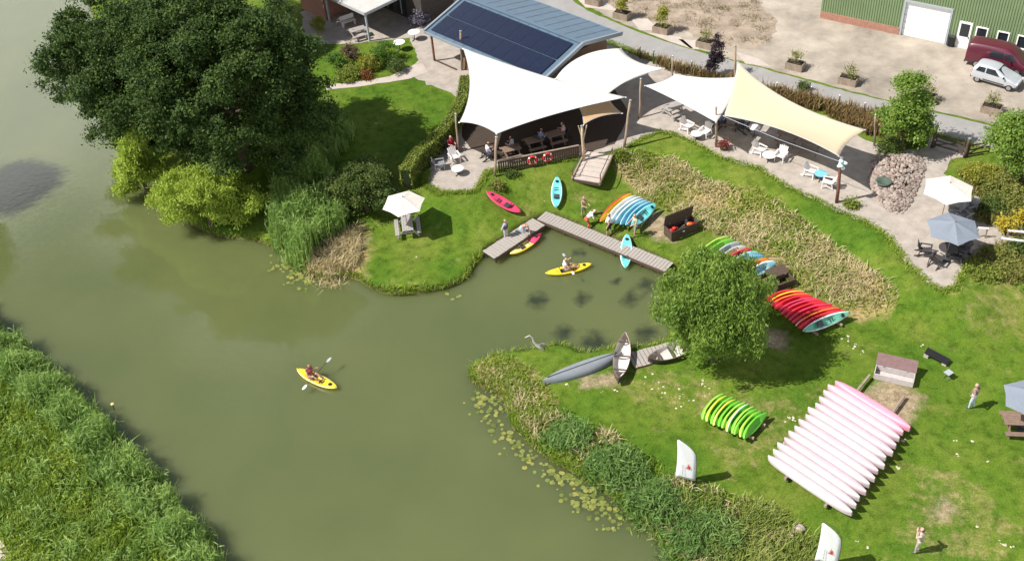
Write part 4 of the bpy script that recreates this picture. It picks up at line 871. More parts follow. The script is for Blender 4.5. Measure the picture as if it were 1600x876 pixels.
# ------------------------------------------------------------------ landing stage
def dock(px0, px1, w, z, label, seed, off=0.0):
    a = P(*px0, z); b = P(*px1, z); d = (b - a); n = int(d.length / .235); d.normalize()
    t = thing('landing_stage', (a.x, a.y, z), math.atan2(d.y, d.x), label, 'dock', 'wooden landing stages')
    ln = (b - a).length; rg = random.Random(seed); pm = None
    for k in range(n):
        if pm is None: q = MB(); q.box((0, 0, 0), (.215, w, .045)); o = q.build('plank', m_plank, t, bevel=.006); pm = o
        else: o = pm.copy(); COL.objects.link(o); o.parent = t
        o.location = ((k + .5) * ln / n, off + rg.uniform(-.02, .02), -.0225 + rg.uniform(-.005, .005)); o.rotation_euler = (0, 0, rg.uniform(-.012, .012))
    for y in (-w / 2 + .12, w / 2 - .12):
        q = MB(); q.beam((0, y + off, -.13), (ln, y + off, -.13), .1, .16); q.build('joist', m_wood_dk, t)
    q = MB(); q.beam((0, -w / 2 + off - .03, -.10), (ln, -w / 2 + off - .03, -.10), .05, .2); q.build('fascia_board', m_wood_dk, t)
    for k in range(int(ln / 2) + 1):
        for y in (-w / 2 + .1, w / 2 - .1): q = MB(); q.tube([(k * 2 + .2, y + off, -1.3), (k * 2 + .2, y + off, -.2)], .07, 7); q.build('pile', m_wood_dk, t)
    return t
DZ = .52
dock((846, 336), (1046, 417), 1.05, DZ, 'long straight wooden landing stage along the pond below the kayak rack', 1)
dock((763, 398), (842, 346), 1.15, DZ - .008, 'short wooden landing stage at the left of the pond', 2)
dock((985, 563), (1066, 541), 1.25, .56, 'low wooden platform under the canoes on the grass', 3)

# ------------------------------------------------------------------ wooden steps and railing of the cafe deck
a = P(936, 241, PLAT); b = PG(916, 291); d = b - a
st = thing('wooden_steps', (a.x, a.y, PLAT), math.atan2(d.y, d.x), 'broad wooden steps from the terrace down to the pond lawn', 'steps')
run = math.hypot(d.x, d.y); drop = PLAT - b.z; NS = 6; ux_ = Vector((d.x, d.y, 0)).normalized(); uy_ = Vector((-ux_.y, ux_.x, 0))
def step_z(x): return max(max(g1(*(a + ux_ * (x + e) + uy_ * y)[:2]) for y in (-1, 0, 1) for e in (-.2, .2)) + .07, PLAT - drop * x / run) - PLAT
for k in range(NS):
    x = (k + .5) * run / NS; zt = step_z(x)
    q = MB(); q.box((x, 0, zt - .02), (run / NS + .03, 1.9, .10)); o = q.build('tread', m_slab, st)
    q = MB(); q.box((x + run / NS / 2 + .03, 0, zt - .14), (.04, 1.88, .22)); q.build('riser', m_wood_dk, st)
for y in (-1.0, 1.0):
    q = MB(); q.beam((-.1, y, step_z(0) + .02), (run + .1, y, step_z(run) + .02), .1, .26); q.build('stringer', m_wood, st)
    for x in (.05, run - .1): q = MB(); q.box((x, y, step_z(x) + .32), (.06, .06, .65)); q.build('rail_post', m_wood_red, st)
    q = MB(); q.beam((0, y, step_z(0) + .66), (run, y, step_z(run) + .66), .045, .04); q.build('handrail', m_dkgrey, st)
ra = P(779, 271, PLAT); rb = P(905, 246, PLAT); d = rb - ra; RLn = d.length
rail = thing('deck_railing', (ra.x, ra.y, PLAT), math.atan2(d.y, d.x), 'dark board railing of the cafe deck under the large sail', 'railing')
pm = None; n = int(RLn / .16)
for k in range(n):
    if pm is None: q = MB(); q.box((0, 0, .5), (.125, .025, .98)); pm = q.build('board', m_wood_dk, rail); o = pm
    else: o = pm.copy(); COL.objects.link(o); o.parent = rail
    o.location = ((k + .5) * RLn / n, 0, random.Random(k).uniform(-.015, .015))
for z in (.25, .85): q = MB(); q.beam((0, .05, z), (RLn, .05, z), .05, .09); q.build('rail', m_wood_dk, rail)
q = MB(); q.beam((0, 0, 1.03), (RLn, 0, 1.03), .14, .04); q.build('top_board', m_wood, rail)
for px, py, lab in ((827, 240, 'red lifebuoy on the deck railing, nearer the grey post'), (850, 234, 'red lifebuoy on the deck railing, nearer the steps')):
    p = P(px, py, PLAT + .62); x = (Vector(p[:2]) - Vector(ra[:2])).dot(Vector(d[:2]).normalized()); c = ra + d.normalized() * x
    t = thing('lifebuoy', (c.x, c.y, PLAT + .62), math.atan2(d.y, d.x), lab, 'lifebuoy', 'lifebuoys on the railing')
    q = MB(); N = 24; q.tube([(math.cos(i * 2 * math.pi / N) * .30, -.10, math.sin(i * 2 * math.pi / N) * .30) for i in range(N + 1)], .075, 8, cap=False); q.build('ring', m_red, t, smooth=True)
    for k in range(4):
        a0 = k * math.pi / 2 + .78; q = MB(); q.tube([(math.cos(a0 + j) * .30, -.10, math.sin(a0 + j) * .30) for j in (-.13, 0, .13)], .08, 8); q.build('band', m_white, t)

# ------------------------------------------------------------------ kayaks and canoes
def pl(name, c, rough=.42): return mat('plastic_' + name, c, rough, .07, 2.5, spec=.35)
KC = dict(red=pl('red', (.58, .03, .045)), pinkred=pl('pinkred', (.64, .055, .13)), yellow=pl('yellow', (.78, .56, .035)), pale_yellow=pl('pale_yellow', (.80, .66, .25)), teal=pl('teal', (.13, .55, .56)), blue=pl('blue', (.12, .42, .62)),
          lblue=pl('lblue', (.30, .58, .68)), white=pl('white', (.78, .79, .78)), green=pl('green', (.18, .50, .045)), dgreen=pl('dgreen', (.12, .45, .03)), lime=pl('lime', (.42, .60, .10)), orange=pl('orange', (.75, .22, .03)), grey=pl('grey', (.42, .46, .48)),
          mint=pl('mint', (.55, .72, .66)), pink=pl('pink', (.70, .27, .36)), palepink=pl('palepink', (.50, .38, .42)), canoewhite=pl('canoewhite', (.50, .425, .45)), midpink=pl('midpink', (.62, .36, .43)), deckgreen=pl('deckgreen', (.12, .38, .28)))
def hull_mesh(Ln, W, D, cockpit=True, n=22):
    V, F, MI = [], [], []
    for i in range(n + 1):
        t = -1 + 2 * i / n; e = max(1e-3, 1 - abs(t) ** 2.3) ** .75; w = W / 2 * e; rk = .11 * abs(t) ** 3; dp = D * (.35 + .65 * e)
        ck = max(0, 1 - (abs(t + .05) / .52) ** 4) if cockpit else 0
        zc = rk + .06 * e - ck * .15
        ring = [(0, rk - dp + .04), (.6 * w, rk - dp * .8 + .04), (w, rk), (.80 * w, rk + .05 * e), (.52 * w, rk + .05 * e - ck * .13), (0, zc), (-.52 * w, rk + .05 * e - ck * .13), (-.80 * w, rk + .05 * e), (-w, rk), (-.6 * w, rk - dp * .8 + .04)]
        V += [(t * Ln / 2, y, z) for y, z in ring]
    for i in range(n):
        for k in range(10):
            F.append((i * 10 + k, i * 10 + (k + 1) % 10, (i + 1) * 10 + (k + 1) % 10, (i + 1) * 10 + k)); MI.append(0 if k in (0, 1, 8, 9) else 1 if k in (2, 7) else 2)
    F += [tuple(range(9, -1, -1)), tuple(range(n * 10, n * 10 + 10))]; MI += [0, 0]
    q = MB(); q.v = V; q.f = F; q.m = MI; return q
def kayak(a, b, cols, label, roll=0.0, parts=True, W=.78, D=.30, group=None, name='kayak', pitch=None, z=None):
    """a and b are the two ends (stern, bow)"""
    a, b = Vector(a), Vector(b); d = b - a; Ln = d.length; hd = math.atan2(d.y, d.x); pt = -math.asin(max(-1, min(1, d.z / Ln)))
    t = thing(name, (a + b) / 2, 0, label, 'kayak', group); t.rotation_euler = Matrix(Matrix.Rotation(hd, 3, 'Z') @ Matrix.Rotation(pt, 3, 'Y') @ Matrix.Rotation(roll, 3, 'X')).to_euler()
    hull_mesh(Ln, W, D).build('hull', [KC[c] for c in cols], t, smooth=True)
    if parts:
        q = MB(); q.box((-.22 * Ln * .5, 0, -.02), (.36, W * .46, .05)); q.box((-.36 * Ln * .5, 0, .09), (.05, W * .44, .24), ry=-.25); q.build('seat', m_dkgrey, t, bevel=.015)
        q = MB(); q.lathe([(.11, 0), (.12, .015), (.10, .03), (.03, .035)], (.66 * Ln * .5, 0, .10), 12); q.build('hatch', m_black, t)
        for s in (-1, 1): q = MB(); q.tube([(s * Ln * .455, -.05, .12), (s * Ln * .47, 0, .15), (s * Ln * .455, .05, .12)], .012, 5); q.build('handle', m_black, t)
        q = MB()
        for k in range(3): q.box((.18 * Ln * .5 + k * .17, 0, -.035), (.05, W * .4, .03))
        q.build('footrest', m_dkgrey, t)
    return t
def rail_ends(px, z): return P(px[0], px[1], z)
kayak(PG(869, 331, .30), PG(871, 282, .30), ('teal', 'mint', 'teal'), 'turquoise kayak lying on the grass by the landing stage corner')
kayak(PG(814, 338, .28), PG(760, 305, .28), ('red', 'pinkred', 'pinkred'), 'red kayak lying on the lawn left of the pond', W=.9)
kayak(P(797, 398, .22), P(846, 366, .28), ('yellow', 'yellow', 'pale_yellow'), 'yellow and red kayak floating against the short landing stage')
KC['_'] = KC['red']
kayak(P(852, 428, .17), P(925, 413, .17), ('yellow', 'yellow', 'yellow'), 'yellow kayak with a paddler in the pond')
kayak(P(977, 420, .20), P(980, 366, .72), ('teal', 'mint', 'teal'), 'turquoise kayak half in the water across the long landing stage')
kayak(P(464, 577, .17), P(527, 607, .17), ('yellow', 'pale_yellow', 'yellow'), 'yellow kayak with a paddler alone on the open river')
# red bow half of the two-tone kayak
for o in [c for c in bpy.data.objects if c.parent and c.parent.get('label', '').startswith('yellow and red kayak') and c.name.startswith('hull')]:
    me = o.data; me.materials.append(KC['pinkred']); me.materials.append(KC['red'])
    for p in me.polygons:
        if p.center.x > .35: p.material_index = 3 if p.material_index else 4
ORD = ['first', 'second', 'third', 'fourth', 'fifth', 'sixth', 'seventh', 'eighth', 'ninth', 'tenth', 'eleventh', 'twelfth', 'thirteenth', 'fourteenth', 'fifteenth']
def rack(a0, a1, b0, b1, z, cols, where, words, group, roll, D=.28, W=.74, last=None, rails=True, hz=.34):
    """kayaks set side by side on edge on two rails: (a0,a1) ends of the first, (b0,b1) ends of the last"""
    N = len(cols); A0, A1, B0, B1 = P(*a0, z), P(*a1, z), P(*b0, z), P(*b1, z); rg = random.Random(N)
    g = g1(*((A0 + B1) / 2)[:2])
    if rails:
        t = thing('kayak_rack', Vector((*((A0 + A1 + B0 + B1) / 4)[:2], g)), 0, 'low timber rack under the ' + where, 'rack', 'timber racks'); o0 = t.location
        for f in (.25, .75):
            p, q_ = A0.lerp(A1, f), B0.lerp(B1, f); e = (q_ - p).normalized() * .35
            q = MB(); q.beam(p - e - o0 + Vector((0, 0, g + .22 - p.z + o0.z - g + (g - o0.z))), q_ + e - o0 + Vector((0, 0, g + .22 - q_.z + o0.z - g + (g - o0.z))), .11, .12); q.build('rail', m_wood, t)
            for k in range(3):
                c = p.lerp(q_, k / 2) - o0; q = MB(); q.box((c.x, c.y, .05), (.12, .12, .3)); q.build('block', m_wood_dk, t)
    for k in range(N):
        f = k / max(1, N - 1); a = A0.lerp(B0, f) + Vector((rg.uniform(-.06, .06), rg.uniform(-.06, .06), rg.uniform(-.03, .03))); b = A1.lerp(B1, f) + Vector((rg.uniform(-.06, .06), rg.uniform(-.06, .06), rg.uniform(-.03, .03)))
        a.z = b.z = g + .30 + hz
        lastk = last and k == N - 1
        kayak(a, b, last[0] if lastk else cols[k], f'{words[k]} kayak, {ORD[k]} from left, {where}', (last[1] if lastk else roll + rg.uniform(-.06, .06)), bool(lastk), W, D, group)
rack((936, 345), (988, 301), (985, 353), (1024, 318), 1.2, [('red', 'red', 'yellow'), ('pale_yellow', 'mint', 'white'), ('white', 'white', 'white'), ('lblue', 'white', 'lblue'), ('lblue', 'lblue', 'lblue'), ('blue', 'lblue', 'blue'), ('teal', 'teal', 'teal')],
     'kayak row beside the open dark crate', ['red and yellow', 'mint green', 'white', 'pale blue', 'light blue', 'blue', 'turquoise'], 'kayaks on the rack by the landing stage', math.radians(62), last=(('teal', 'lblue', 'teal'), math.radians(35)))
rack((1090, 399), (1138, 367), (1168, 428), (1213, 408), 1.2, [('green', 'lime', 'lime'), ('green', 'green', 'green'), ('white', 'grey', 'grey'), ('grey', 'grey', 'white'), ('orange', 'red', 'red'), ('blue', 'lblue', 'lblue'), ('lblue', 'blue', 'blue'), ('orange', 'orange', 'orange'), ('white', 'white', 'lblue')],
     'kayak row behind the willow', ['lime green', 'green', 'white and grey', 'grey', 'orange red', 'blue', 'light blue', 'orange', 'white'], 'kayaks behind the willow', math.radians(62), rails=True)
rack((1194, 470), (1250, 454), (1253, 517), (1328, 489), 1.1, [('red', 'red', 'red'), ('pale_yellow', 'yellow', 'red'), ('red', 'orange', 'red'), ('pinkred', 'red', 'red'), ('pinkred', 'pinkred', 'red'), ('pinkred', 'pinkred', 'red'), ('pinkred', 'red', 'red'), ('pinkred', 'pinkred', 'red'), ('red', 'red', 'red'), ('white', 'orange', 'red'), ('red', 'red', 'red'), ('white', 'white', 'deckgreen')],
     'red kayak row under the dry slope', ['dark red', 'pale yellow', 'orange edged red', 'raspberry red', 'pinkish red', 'pink sided red', 'plain red', 'smooth pinkish red', 'bright red', 'white and orange', 'narrow red', 'white and green strapped'], 'kayaks in the red row', math.radians(60), D=.40, W=.64, last=(('white', 'white', 'deckgreen'), math.radians(48)))
gw = ['lime edged green', 'yellow edged green', 'bright green', 'yellow and green', 'deep green', 'lime striped green', 'pale edged green', 'striped green', 'grass green', 'light green', 'plain green']
rack((1096, 657), (1130, 616), (1160, 686), (1196, 645), .95, [('green', 'lime', 'green'), ('lime', 'yellow', 'green'), ('green', 'green', 'green'), ('pale_yellow', 'yellow', 'green'), ('dgreen', 'green', 'green'), ('green', 'lime', 'green'), ('lime', 'mint', 'green'), ('green', 'lime', 'green'), ('green', 'green', 'green'), ('lime', 'green', 'green'), ('green', 'dgreen', 'dgreen')],
     'green kayak row on the lawn', gw, 'green kayaks on the lawn', math.radians(60), D=.38, W=.58, hz=.26)
# ---- open canoes
def canoe_mesh(Ln, W, D, n=20, th=.03, pw=2.2):
    q = MB(); rings = []
    for i in range(n + 1):
        t = -1 + 2 * i / n; e = max(.02, 1 - abs(t) ** pw) ** (.8 if pw < 3 else .48); w = max(.025, W / 2 * e); sh = .17 * abs(t) ** 3.2; kz = .07 * abs(t) ** 6
        o = [(-w, D + sh), (-w * 1.01, D * .62), (-w * .82, D * .25 + kz), (-w * .45, D * .06 + kz), (0, kz), (w * .45, D * .06 + kz), (w * .82, D * .25 + kz), (w * 1.01, D * .62), (w, D + sh)]
        iw = max(.006, w - th); inn = [(iw, D + sh), (iw, D * .62), (iw * .8, D * .27 + kz + th), (iw * .45, D * .08 + kz + th), (0, kz + th), (-iw * .45, D * .08 + kz + th), (-iw * .8, D * .27 + kz + th), (-iw, D * .62), (-iw, D + sh)]
        rings.append([(t * Ln / 2, y, z) for y, z in o + inn])
    q.loft(rings)
    mi = []
    for i in range(n): mi += [0] * 8 + [2] + [1] * 8 + [2]
    q.m = mi + [0, 0]; return q
def canoe(a, b, mats_, label, roll=0.0, W=.86, D=.36, parts=True, group=None, name='canoe', zoff=0.0, pw=2.2):
    a, b = Vector(a), Vector(b); d = b - a; Ln = d.length; hd = math.atan2(d.y, d.x)
    t = thing(name, (a + b) / 2 + Vector((0, 0, zoff)), 0, label, 'canoe', group); t.rotation_euler = Matrix(Matrix.Rotation(hd, 3, 'Z') @ Matrix.Rotation(roll, 3, 'X')).to_euler()
    _h = canoe_mesh(Ln, W, D, pw=pw).build('hull', mats_, t, smooth=True); _h.data.set_sharp_from_angle(angle=.9)
    if parts:
        for x, w in ((-.30, .8), (.02, .97), (.36, .72)): q = MB(); q.box((x * Ln * .9, 0, D - .03), (.10 if x else .07, W * w, .035)); q.build('thwart', m_wood_dk, t)
        for s in (-1, 1): q = MB(); q.add([(s * Ln * .47, 0, D + .14), (s * Ln * .36, -W * .20, D + .06), (s * Ln * .36, W * .20, D + .06), (s * Ln * .47, 0, D + .12), (s * Ln * .36, -W * .20, D + .04), (s * Ln * .36, W * .20, D + .04)], [(0, 1, 2), (5, 4, 3), (0, 3, 4, 1), (1, 4, 5, 2), (2, 5, 3, 0)]); q.build('end_deck', m_wood_dk, t)
    return t
m_cin = mat('pale_canoe_inside', (.56, .53, .50), .6, .12, 3); m_cout = mat('dark_canoe_outside', (.06, .045, .045), .4, .2, 3); m_gun = mat('brown_gunwale', (.20, .13, .09), .6, .2)
pa = PG(966, 604); pb = PG(977, 540); pa.z = pb.z = .62
canoe(pa, pb, [m_cout, m_cin, m_gun], 'dark open canoe with pale inside, lying across the grey hull', 0.0, .98, .40)
pa = P(1012, 566, .60); pb = P(1080, 546, .60); canoe(pa, pb, [m_cout, m_cin, m_gun], 'dark open rowing boat on the platform under the willow', .12, .95, .36, name='rowing_boat')
m_gh = mat('grey_hull', (.20, .22, .245), .5, .1, 2); pa = PG(848, 600); pb = PG(972, 556); pa.z = pb.z = .5
t = canoe(pa, pb, [m_gh, m_dkgrey, m_gun], 'long grey upturned canoe at the pond edge', math.pi, .95, .42, False, zoff=.45)
q = MB(); q.beam((-(pb - pa).length * .44, 0, -.012), ((pb - pa).length * .44, 0, -.012), .04, .03); q.build('keel_strip', m_dkgrey, t)
# the white fleet on its beams
NW = 14; A0, A1, B0, B1 = P(1302, 600, .95), P(1418, 672, .95), P(1199, 718, .95), P(1329, 806, .95); gz_ = g1(*((A0 + B1) / 2)[:2])
t = thing('canoe_rack', Vector((*((A0 + A1 + B0 + B1) / 4)[:2], gz_)), 0, 'timber beams carrying the row of white canoes', 'rack', 'timber racks'); o0 = t.location.copy()
for f in (.26, .74):
    p, r_ = A0.lerp(A1, f), B0.lerp(B1, f); e = (r_ - p).normalized()
    q = MB(); q.beam(Vector((p.x - o0.x, p.y - o0.y, .36)) - e * (2.1 if f < .5 else 2.1), Vector((r_.x - o0.x, r_.y - o0.y, .36)) + e * .3, .12, .14); q.build('beam', m_wood, t)
    for k in range(5): c = p.lerp(r_, k / 4) - o0; q = MB(); q.box((c.x, c.y, .13), (.14, .14, .34)); q.build('block', m_wood_dk, t)
rg = random.Random(8)
for k in range(NW):
    f = k / (NW - 1); a = A0.lerp(B0, f); b = A1.lerp(B1, f); a.z = b.z = gz_ + .93 + rg.uniform(-.02, .02); s = rg.uniform(-.10, .10); dd = (b - a).normalized() * s
    c = KC['pink'] if k == 0 else KC['midpink'] if k == 1 else KC['palepink'] if k in (2, 3, 4, 7, 10) else KC['canoewhite']
    lab = 'pink canoe at the crate end of the white canoe row' if k == 0 else 'second pinkish canoe next to the pink canoe' if k == 1 else f'white upturned canoe, {ORD[k]} of the row counted from the pink canoe'
    if k == NW - 1: lab = 'outermost white canoe of the row, nearest the flags'
    t = canoe(a + dd, b + dd, [c, m_gh, KC['palepink']], lab, math.pi - math.radians(-9) + rg.uniform(-.03, .03), .585, .31, False, 'white canoes in a row', pw=3.0)

# ------------------------------------------------------------------ crates
def crate(px, py, rz, w, dpt, h, label, body, lidm, lid_ang, fill=None, z=None):
    b = PG(px, py); t = thing('storage_crate', b, rz, label, 'crate', 'wooden storage crates')
    nb = 4
    for sgn in (-1, 1):
        for k in range(nb): q = MB(); q.box((0, sgn * dpt / 2, (k + .5) * h / nb + .04), (w, .04, h / nb - .02)); q.build('side_board', body, t)
        for k in range(nb): q = MB(); q.box((sgn * (w / 2 - .02), 0, (k + .5) * h / nb + .04), (.04, dpt - .05, h / nb - .02)); q.build('end_board', body, t)
    q = MB(); q.box((0, 0, .05), (w - .1, dpt - .1, .06)); q.build('floor', body, t)
    q = MB(); L_ = dpt; q.box((0, dpt / 2 + math.cos(lid_ang) * L_ / 2, h + .05 + math.sin(lid_ang) * L_ / 2), (w + .06, L_, .05), rx=lid_ang); q.build('lid', lidm, t)
    for s in (-.3, .3): q = MB(); q.box((s * w, dpt / 2 - .02, h + .05), (.12, .06, .04)); q.build('hinge', m_steel, t)
    return t
rg = random.Random(4)
t = crate(1064, 364, math.radians(24), 2.1, .85, .75, 'open dark crate full of red life vests beside the kayak row', m_wood_dk, m_wood_dk, math.radians(100))
b0 = t.location
for k, (x, y, c, nm) in enumerate(((-.72, .0, m_red, 'first'), (-.4, .1, m_red, 'second'), (.62, .05, KC['orange'], 'third'), (.78, -.1, m_red, 'fourth'))):
    v = Matrix.Rotation(t.rotation_euler.z, 3, 'Z') @ Vector((x, y, .52)); o = thing('life_vest', b0 + v, rg.uniform(0, 3), 'red or orange life vest in the dark crate', 'life vest', 'life vests in the dark crate')
    o['label'] = ['red life vest at the near corner of the dark crate', 'red life vest second from the near end of the dark crate', 'orange life vest near the far end of the dark crate', 'red life vest at the far corner of the dark crate'][k]
    q = MB()
    q.loft([[(-.2 + .4 * i / 5, (.16 if abs(i - 2.5) < 2 else .1) * math.cos(a), .09 * math.sin(a) + .05 * math.sin(i)) for a in [j * math.pi / 4 for j in range(8)]] for i in range(6)]); q.build('foam_panel', c, o, smooth=True)
    q = MB(); q.box((0, 0, .10), (.04, .3, .02)); q.build('strap', m_black, o)
for k in range(3):
    v = Matrix.Rotation(t.rotation_euler.z, 3, 'Z') @ Vector((.0 + k * .12, -.05, .55)); o = thing('paddle', b0 + v, t.rotation_euler.z + .4 + k * .2, 'grey paddle lying in the dark crate, ' + ['nearest the red vests', 'middle one', 'nearest the orange vest'][k], 'paddle', 'paddles in the dark crate')
    q = MB(); q.tube([(-.5, 0, 0), (.5, 0, .05)], .018, 6); q.build('shaft', m_steel, o)
    for s in (-1, 1): q = MB(); q.lathe([(.03, -.01), (.1, 0), (.03, .015)], (s * .55, 0, .03 + s * .03), 10); q.build('blade', m_fascia, o)
m_crp = mat('purple_brown_board', (.17, .105, .105), .85, .15, 5, .2, 25); m_crg = mat('greyed_board', (.46, .42, .41), .85, .12, 5, .2, 25)
crate(1396, 592, math.radians(-26), 2.1, .72, .42, 'grey wooden crate with purple brown lid above the canoe row', m_crg, m_crp, math.radians(28))
crate(1222, 447, math.radians(20), 1.3, .7, .55, 'low dark crate between the willow kayaks and the red row', m_wood_dk, m_wood_dk, math.radians(14))

# ------------------------------------------------------------------ parasols, tables and chairs
def parasol(base, rot, label, m, R=1.4, h=2.5, peak=.55, name='parasol', tilt=0):
    t = thing(name, base, rot, label, 'parasol', 'parasols'); n = 6
    q = MB(); q.lathe([(.30, 0), (.30, .07), (.08, .10), (.05, .14)], n=14); q.build('foot', m_dkgrey, t)
    q = MB(); q.tube([(0, 0, .1), (0, 0, h + peak + .05)], .024, 8); q.build('pole', m_wood, t)
    c = MB(); ap = Vector((0, 0, h + peak)); rim = []
    for k in range(n):
        a = 2 * math.pi * k / n; rim.append(Vector((R * math.cos(a), R * math.sin(a), h)))
    for k in range(n):
        a, b = rim[k], rim[(k + 1) % n]; md = (a + b) / 2 * .965; md.z = h + .035
        s = 5; rows = []
        for i in range(s + 1):
            f = i / s; pa, pb, pm_ = ap.lerp(a, f), ap.lerp(b, f), ap.lerp(md, f); dz = .05 * math.sin(math.pi * f); pa.z += dz * .4; pb.z += dz * .4; pm_.z -= .03 * math.sin(math.pi * f); rows.append([pa, pm_, pb])
        i0 = len(c.v); c.v += [tuple(p) for r_ in rows for p in r_]
        for i in range(s):
            for j in range(2): c.f.append((i0 + i * 3 + j, i0 + (i + 1) * 3 + j, i0 + (i + 1) * 3 + j + 1, i0 + i * 3 + j + 1)); c.m.append(0)
    cn = c.build('canopy', m, t); so = cn.modifiers.new('thick', 'SOLIDIFY'); so.thickness = .01
    for k in range(n): q = MB(); q.tube([ap - Vector((0, 0, .06)), rim[k] - Vector((0, 0, .03))], .012, 5); q.build('rib', m_wood, t)
    q = MB(); q.lathe([(.04, 0), (.05, .04), (.015, .12)], (0, 0, h + peak), 8); q.build('finial', m_wood, t)
    return t
m_parw = mat('white_parasol_cloth', (.72, .66, .60), .8, .05, 1, transl=.15); m_parg = mat('grey_blue_parasol_cloth', (.20, .23, .28), .8, .06, 1, transl=.1)
def picnic(base, rz, label, m, w=1.8):
    t = thing('picnic_table', base, rz, label, 'table', 'picnic tables')
    for k in range(5): q = MB(); q.box((0, (k - 2) * .15, .74), (w, .138, .045)); q.build('table_plank', m, t)
    for s in (-1, 1):
        for k in range(2): q = MB(); q.box((0, s * (.66 + k * .14), .44), (w, .13, .045)); q.build('bench_plank', m, t)
        for x in (-w * .36, w * .36): q = MB(); q.beam((x, s * .22, .72), (x, s * .72, .0), .07, .09); q.build('leg', m, t)
    for x in (-w * .36, w * .36): q = MB(); q.beam((x, -.78, .38), (x, .78, .38), .06, .09); q.build('crossbar', m, t)
    return t
m_tgrey = mat('grey_table_wood', (.30, .28, .27), .85, .15, 5); m_tdk = mat('brown_table_wood', (.19, .13, .10), .8, .15, 5)
b = PG(638, 362); parasol(b, .3, 'white parasol on the lawn beside the round shrub', m_parw, 1.45, 2.35); picnic(b + Vector((0, .05, 0)), math.radians(95), 'dark picnic table under the white lawn parasol', m_tgrey)
b = P(1470, 345, PLAT + .03); parasol(b, .1, 'white parasol on the gravel below the stone heap', m_parw, 1.6, 2.4)
b2 = P(1477, 405, PLAT + .03); parasol(b2, .35, 'blue grey parasol on the gravel next to the white one', m_parg, 1.6, 2.35)
b3 = PG(1596, 668); parasol(b3, .2, 'blue grey parasol on the lawn at the right edge', m_parg, 1.5, 2.2); picnic(b3 + Vector((-.15, -.1, 0)), math.radians(-10), 'brown picnic table under the parasol at the right edge', m_tdk, 1.9)
def round_table(base, label, m, r=.45, h=.72):
    t = thing('round_table', base, 0, label, 'table', 'small terrace tables'); q = MB(); q.lathe([(r * .97, h - .04), (r, h - .03), (r, h - .005), (r * .98, h)], n=18); q.build('tabletop', m, t)
    q = MB(); q.tube([(0, 0, .05), (0, 0, h - .04)], .035, 8); q.build('stem', m_dkgrey, t)
    for k in range(3): q = MB(); a = k * 2.094; q.beam((0, 0, .05), (math.cos(a) * r * .8, math.sin(a) * r * .8, .02), .05, .04); q.build('leg', m_dkgrey, t)
    return t
def deck_chair(base, rz, label, m, group='low terrace chairs'):
    t = thing('lounge_chair', base, rz, label, 'chair', group)     # faces local +x
    for k in range(5): q = MB(); q.box((-.24 + k * .13, 0, .36 + k * .022), (.115, .52, .025), ry=-.16); q.build('seat_slat', m, t)
    for k in range(5): q = MB(); y = (k - 2) * .115; q.beam((-.26, y * .9, .32), (-.55, y * 1.15, .98 - abs(k - 2) * .05), .10, .022, up=(1, 0, .3)); q.build('back_slat', m, t)
    for s in (-1, 1):
        q = MB(); q.box((-.02, s * .34, .58), (.72, .11, .025)); q.build('armrest', m, t)
        q = MB(); q.beam((.30, s * .30, 0), (.30, s * .30, .57), .05, .08); q.build('leg', m, t)
        q = MB(); q.beam((-.62, s * .27, 0), (.32, s * .27, .38), .04, .10); q.build('leg', m, t)
        q = MB(); q.beam((-.42, s * .33, .02), (-.30, s * .33, .57), .04, .06); q.build('leg', m, t)
    return t
m_chw = mat('white_chair_plastic', (.66, .62, .61), .6, .06, 3); m_chg = mat('grey_chair_plastic', (.22, .225, .24), .6, .1, 3); m_chd = mat('dark_chair', (.05, .045, .05), .6, .1, 3)
TZ = PLAT + .03
def T(x, y): return P(x, y, TZ)
deck_chair(T(688, 263), .1, 'dark grey lounge chair against the hedge on the left patio', m_chg); deck_chair(T(711, 252), -1.2, 'pale grey lounge chair by the red-clad guest on the left patio', m_chw)
round_table(T(716, 272), 'small white table on the left patio', m_white, .42, .5)
deck_chair(T(1074, 204), -.9, 'white lounge chair under the edge of the white sail', m_chw); deck_chair(T(1101, 213), -2.3, 'white lounge chair left of the middle post', m_chw); round_table(T(1088, 217), 'low white table between chairs left of the middle post', m_chw, .42, .48)
deck_chair(T(1187, 241), -.9, 'white lounge chair left of the pair in front of the cream sail', m_chw); deck_chair(T(1219, 250), -2.2, 'white lounge chair right of the pair in front of the cream sail', m_chw); round_table(T(1201, 250), 'low white table between chairs in front of the cream sail', m_chw, .48, .45)
deck_chair(T(1267, 275), -.8, 'beige lounge chair left of the blue table', m_chw); deck_chair(T(1292, 292), -3.6, 'beige lounge chair right of the blue table', m_chw); round_table(T(1281, 281), 'small sky blue table near the red brown post', mat('sky_blue_top', (.16, .42, .58), .5, .08), .42, .55)
picnic(T(1052, 180), .5, 'small weathered picnic table in shade beyond the white sail edge', m_tgrey, 1.4); round_table(T(1178, 212), 'round white table in shade under the cream sail', m_chw, .4)
for i, (x, y) in enumerate(((1140, 195), (1230, 222), (1265, 235))): picnic(T(x, y), -.5, f'{["leftmost", "middle", "rightmost"][i]} shaded picnic table under the cream sail', m_tdk, 1.5)
for i, (x, y) in enumerate(((800, 245), (835, 232), (868, 222))): picnic(T(x, y), .3, f'{["leftmost", "middle", "rightmost"][i]} shaded table behind the deck railing', m_tdk, 1.3)
for i, (x, y, r_) in enumerate(((1445, 398, -.4), (1462, 412, .8), (1492, 408, 2.6), (1500, 395, 3.2))): deck_chair(T(x, y), r_, f'dark chair around the grey parasol table, {ORD[i]} from the left', m_chd, 'chairs under the grey parasol')
round_table(T(1478, 401), 'dark round table under the grey parasol on gravel', m_chd, .55)
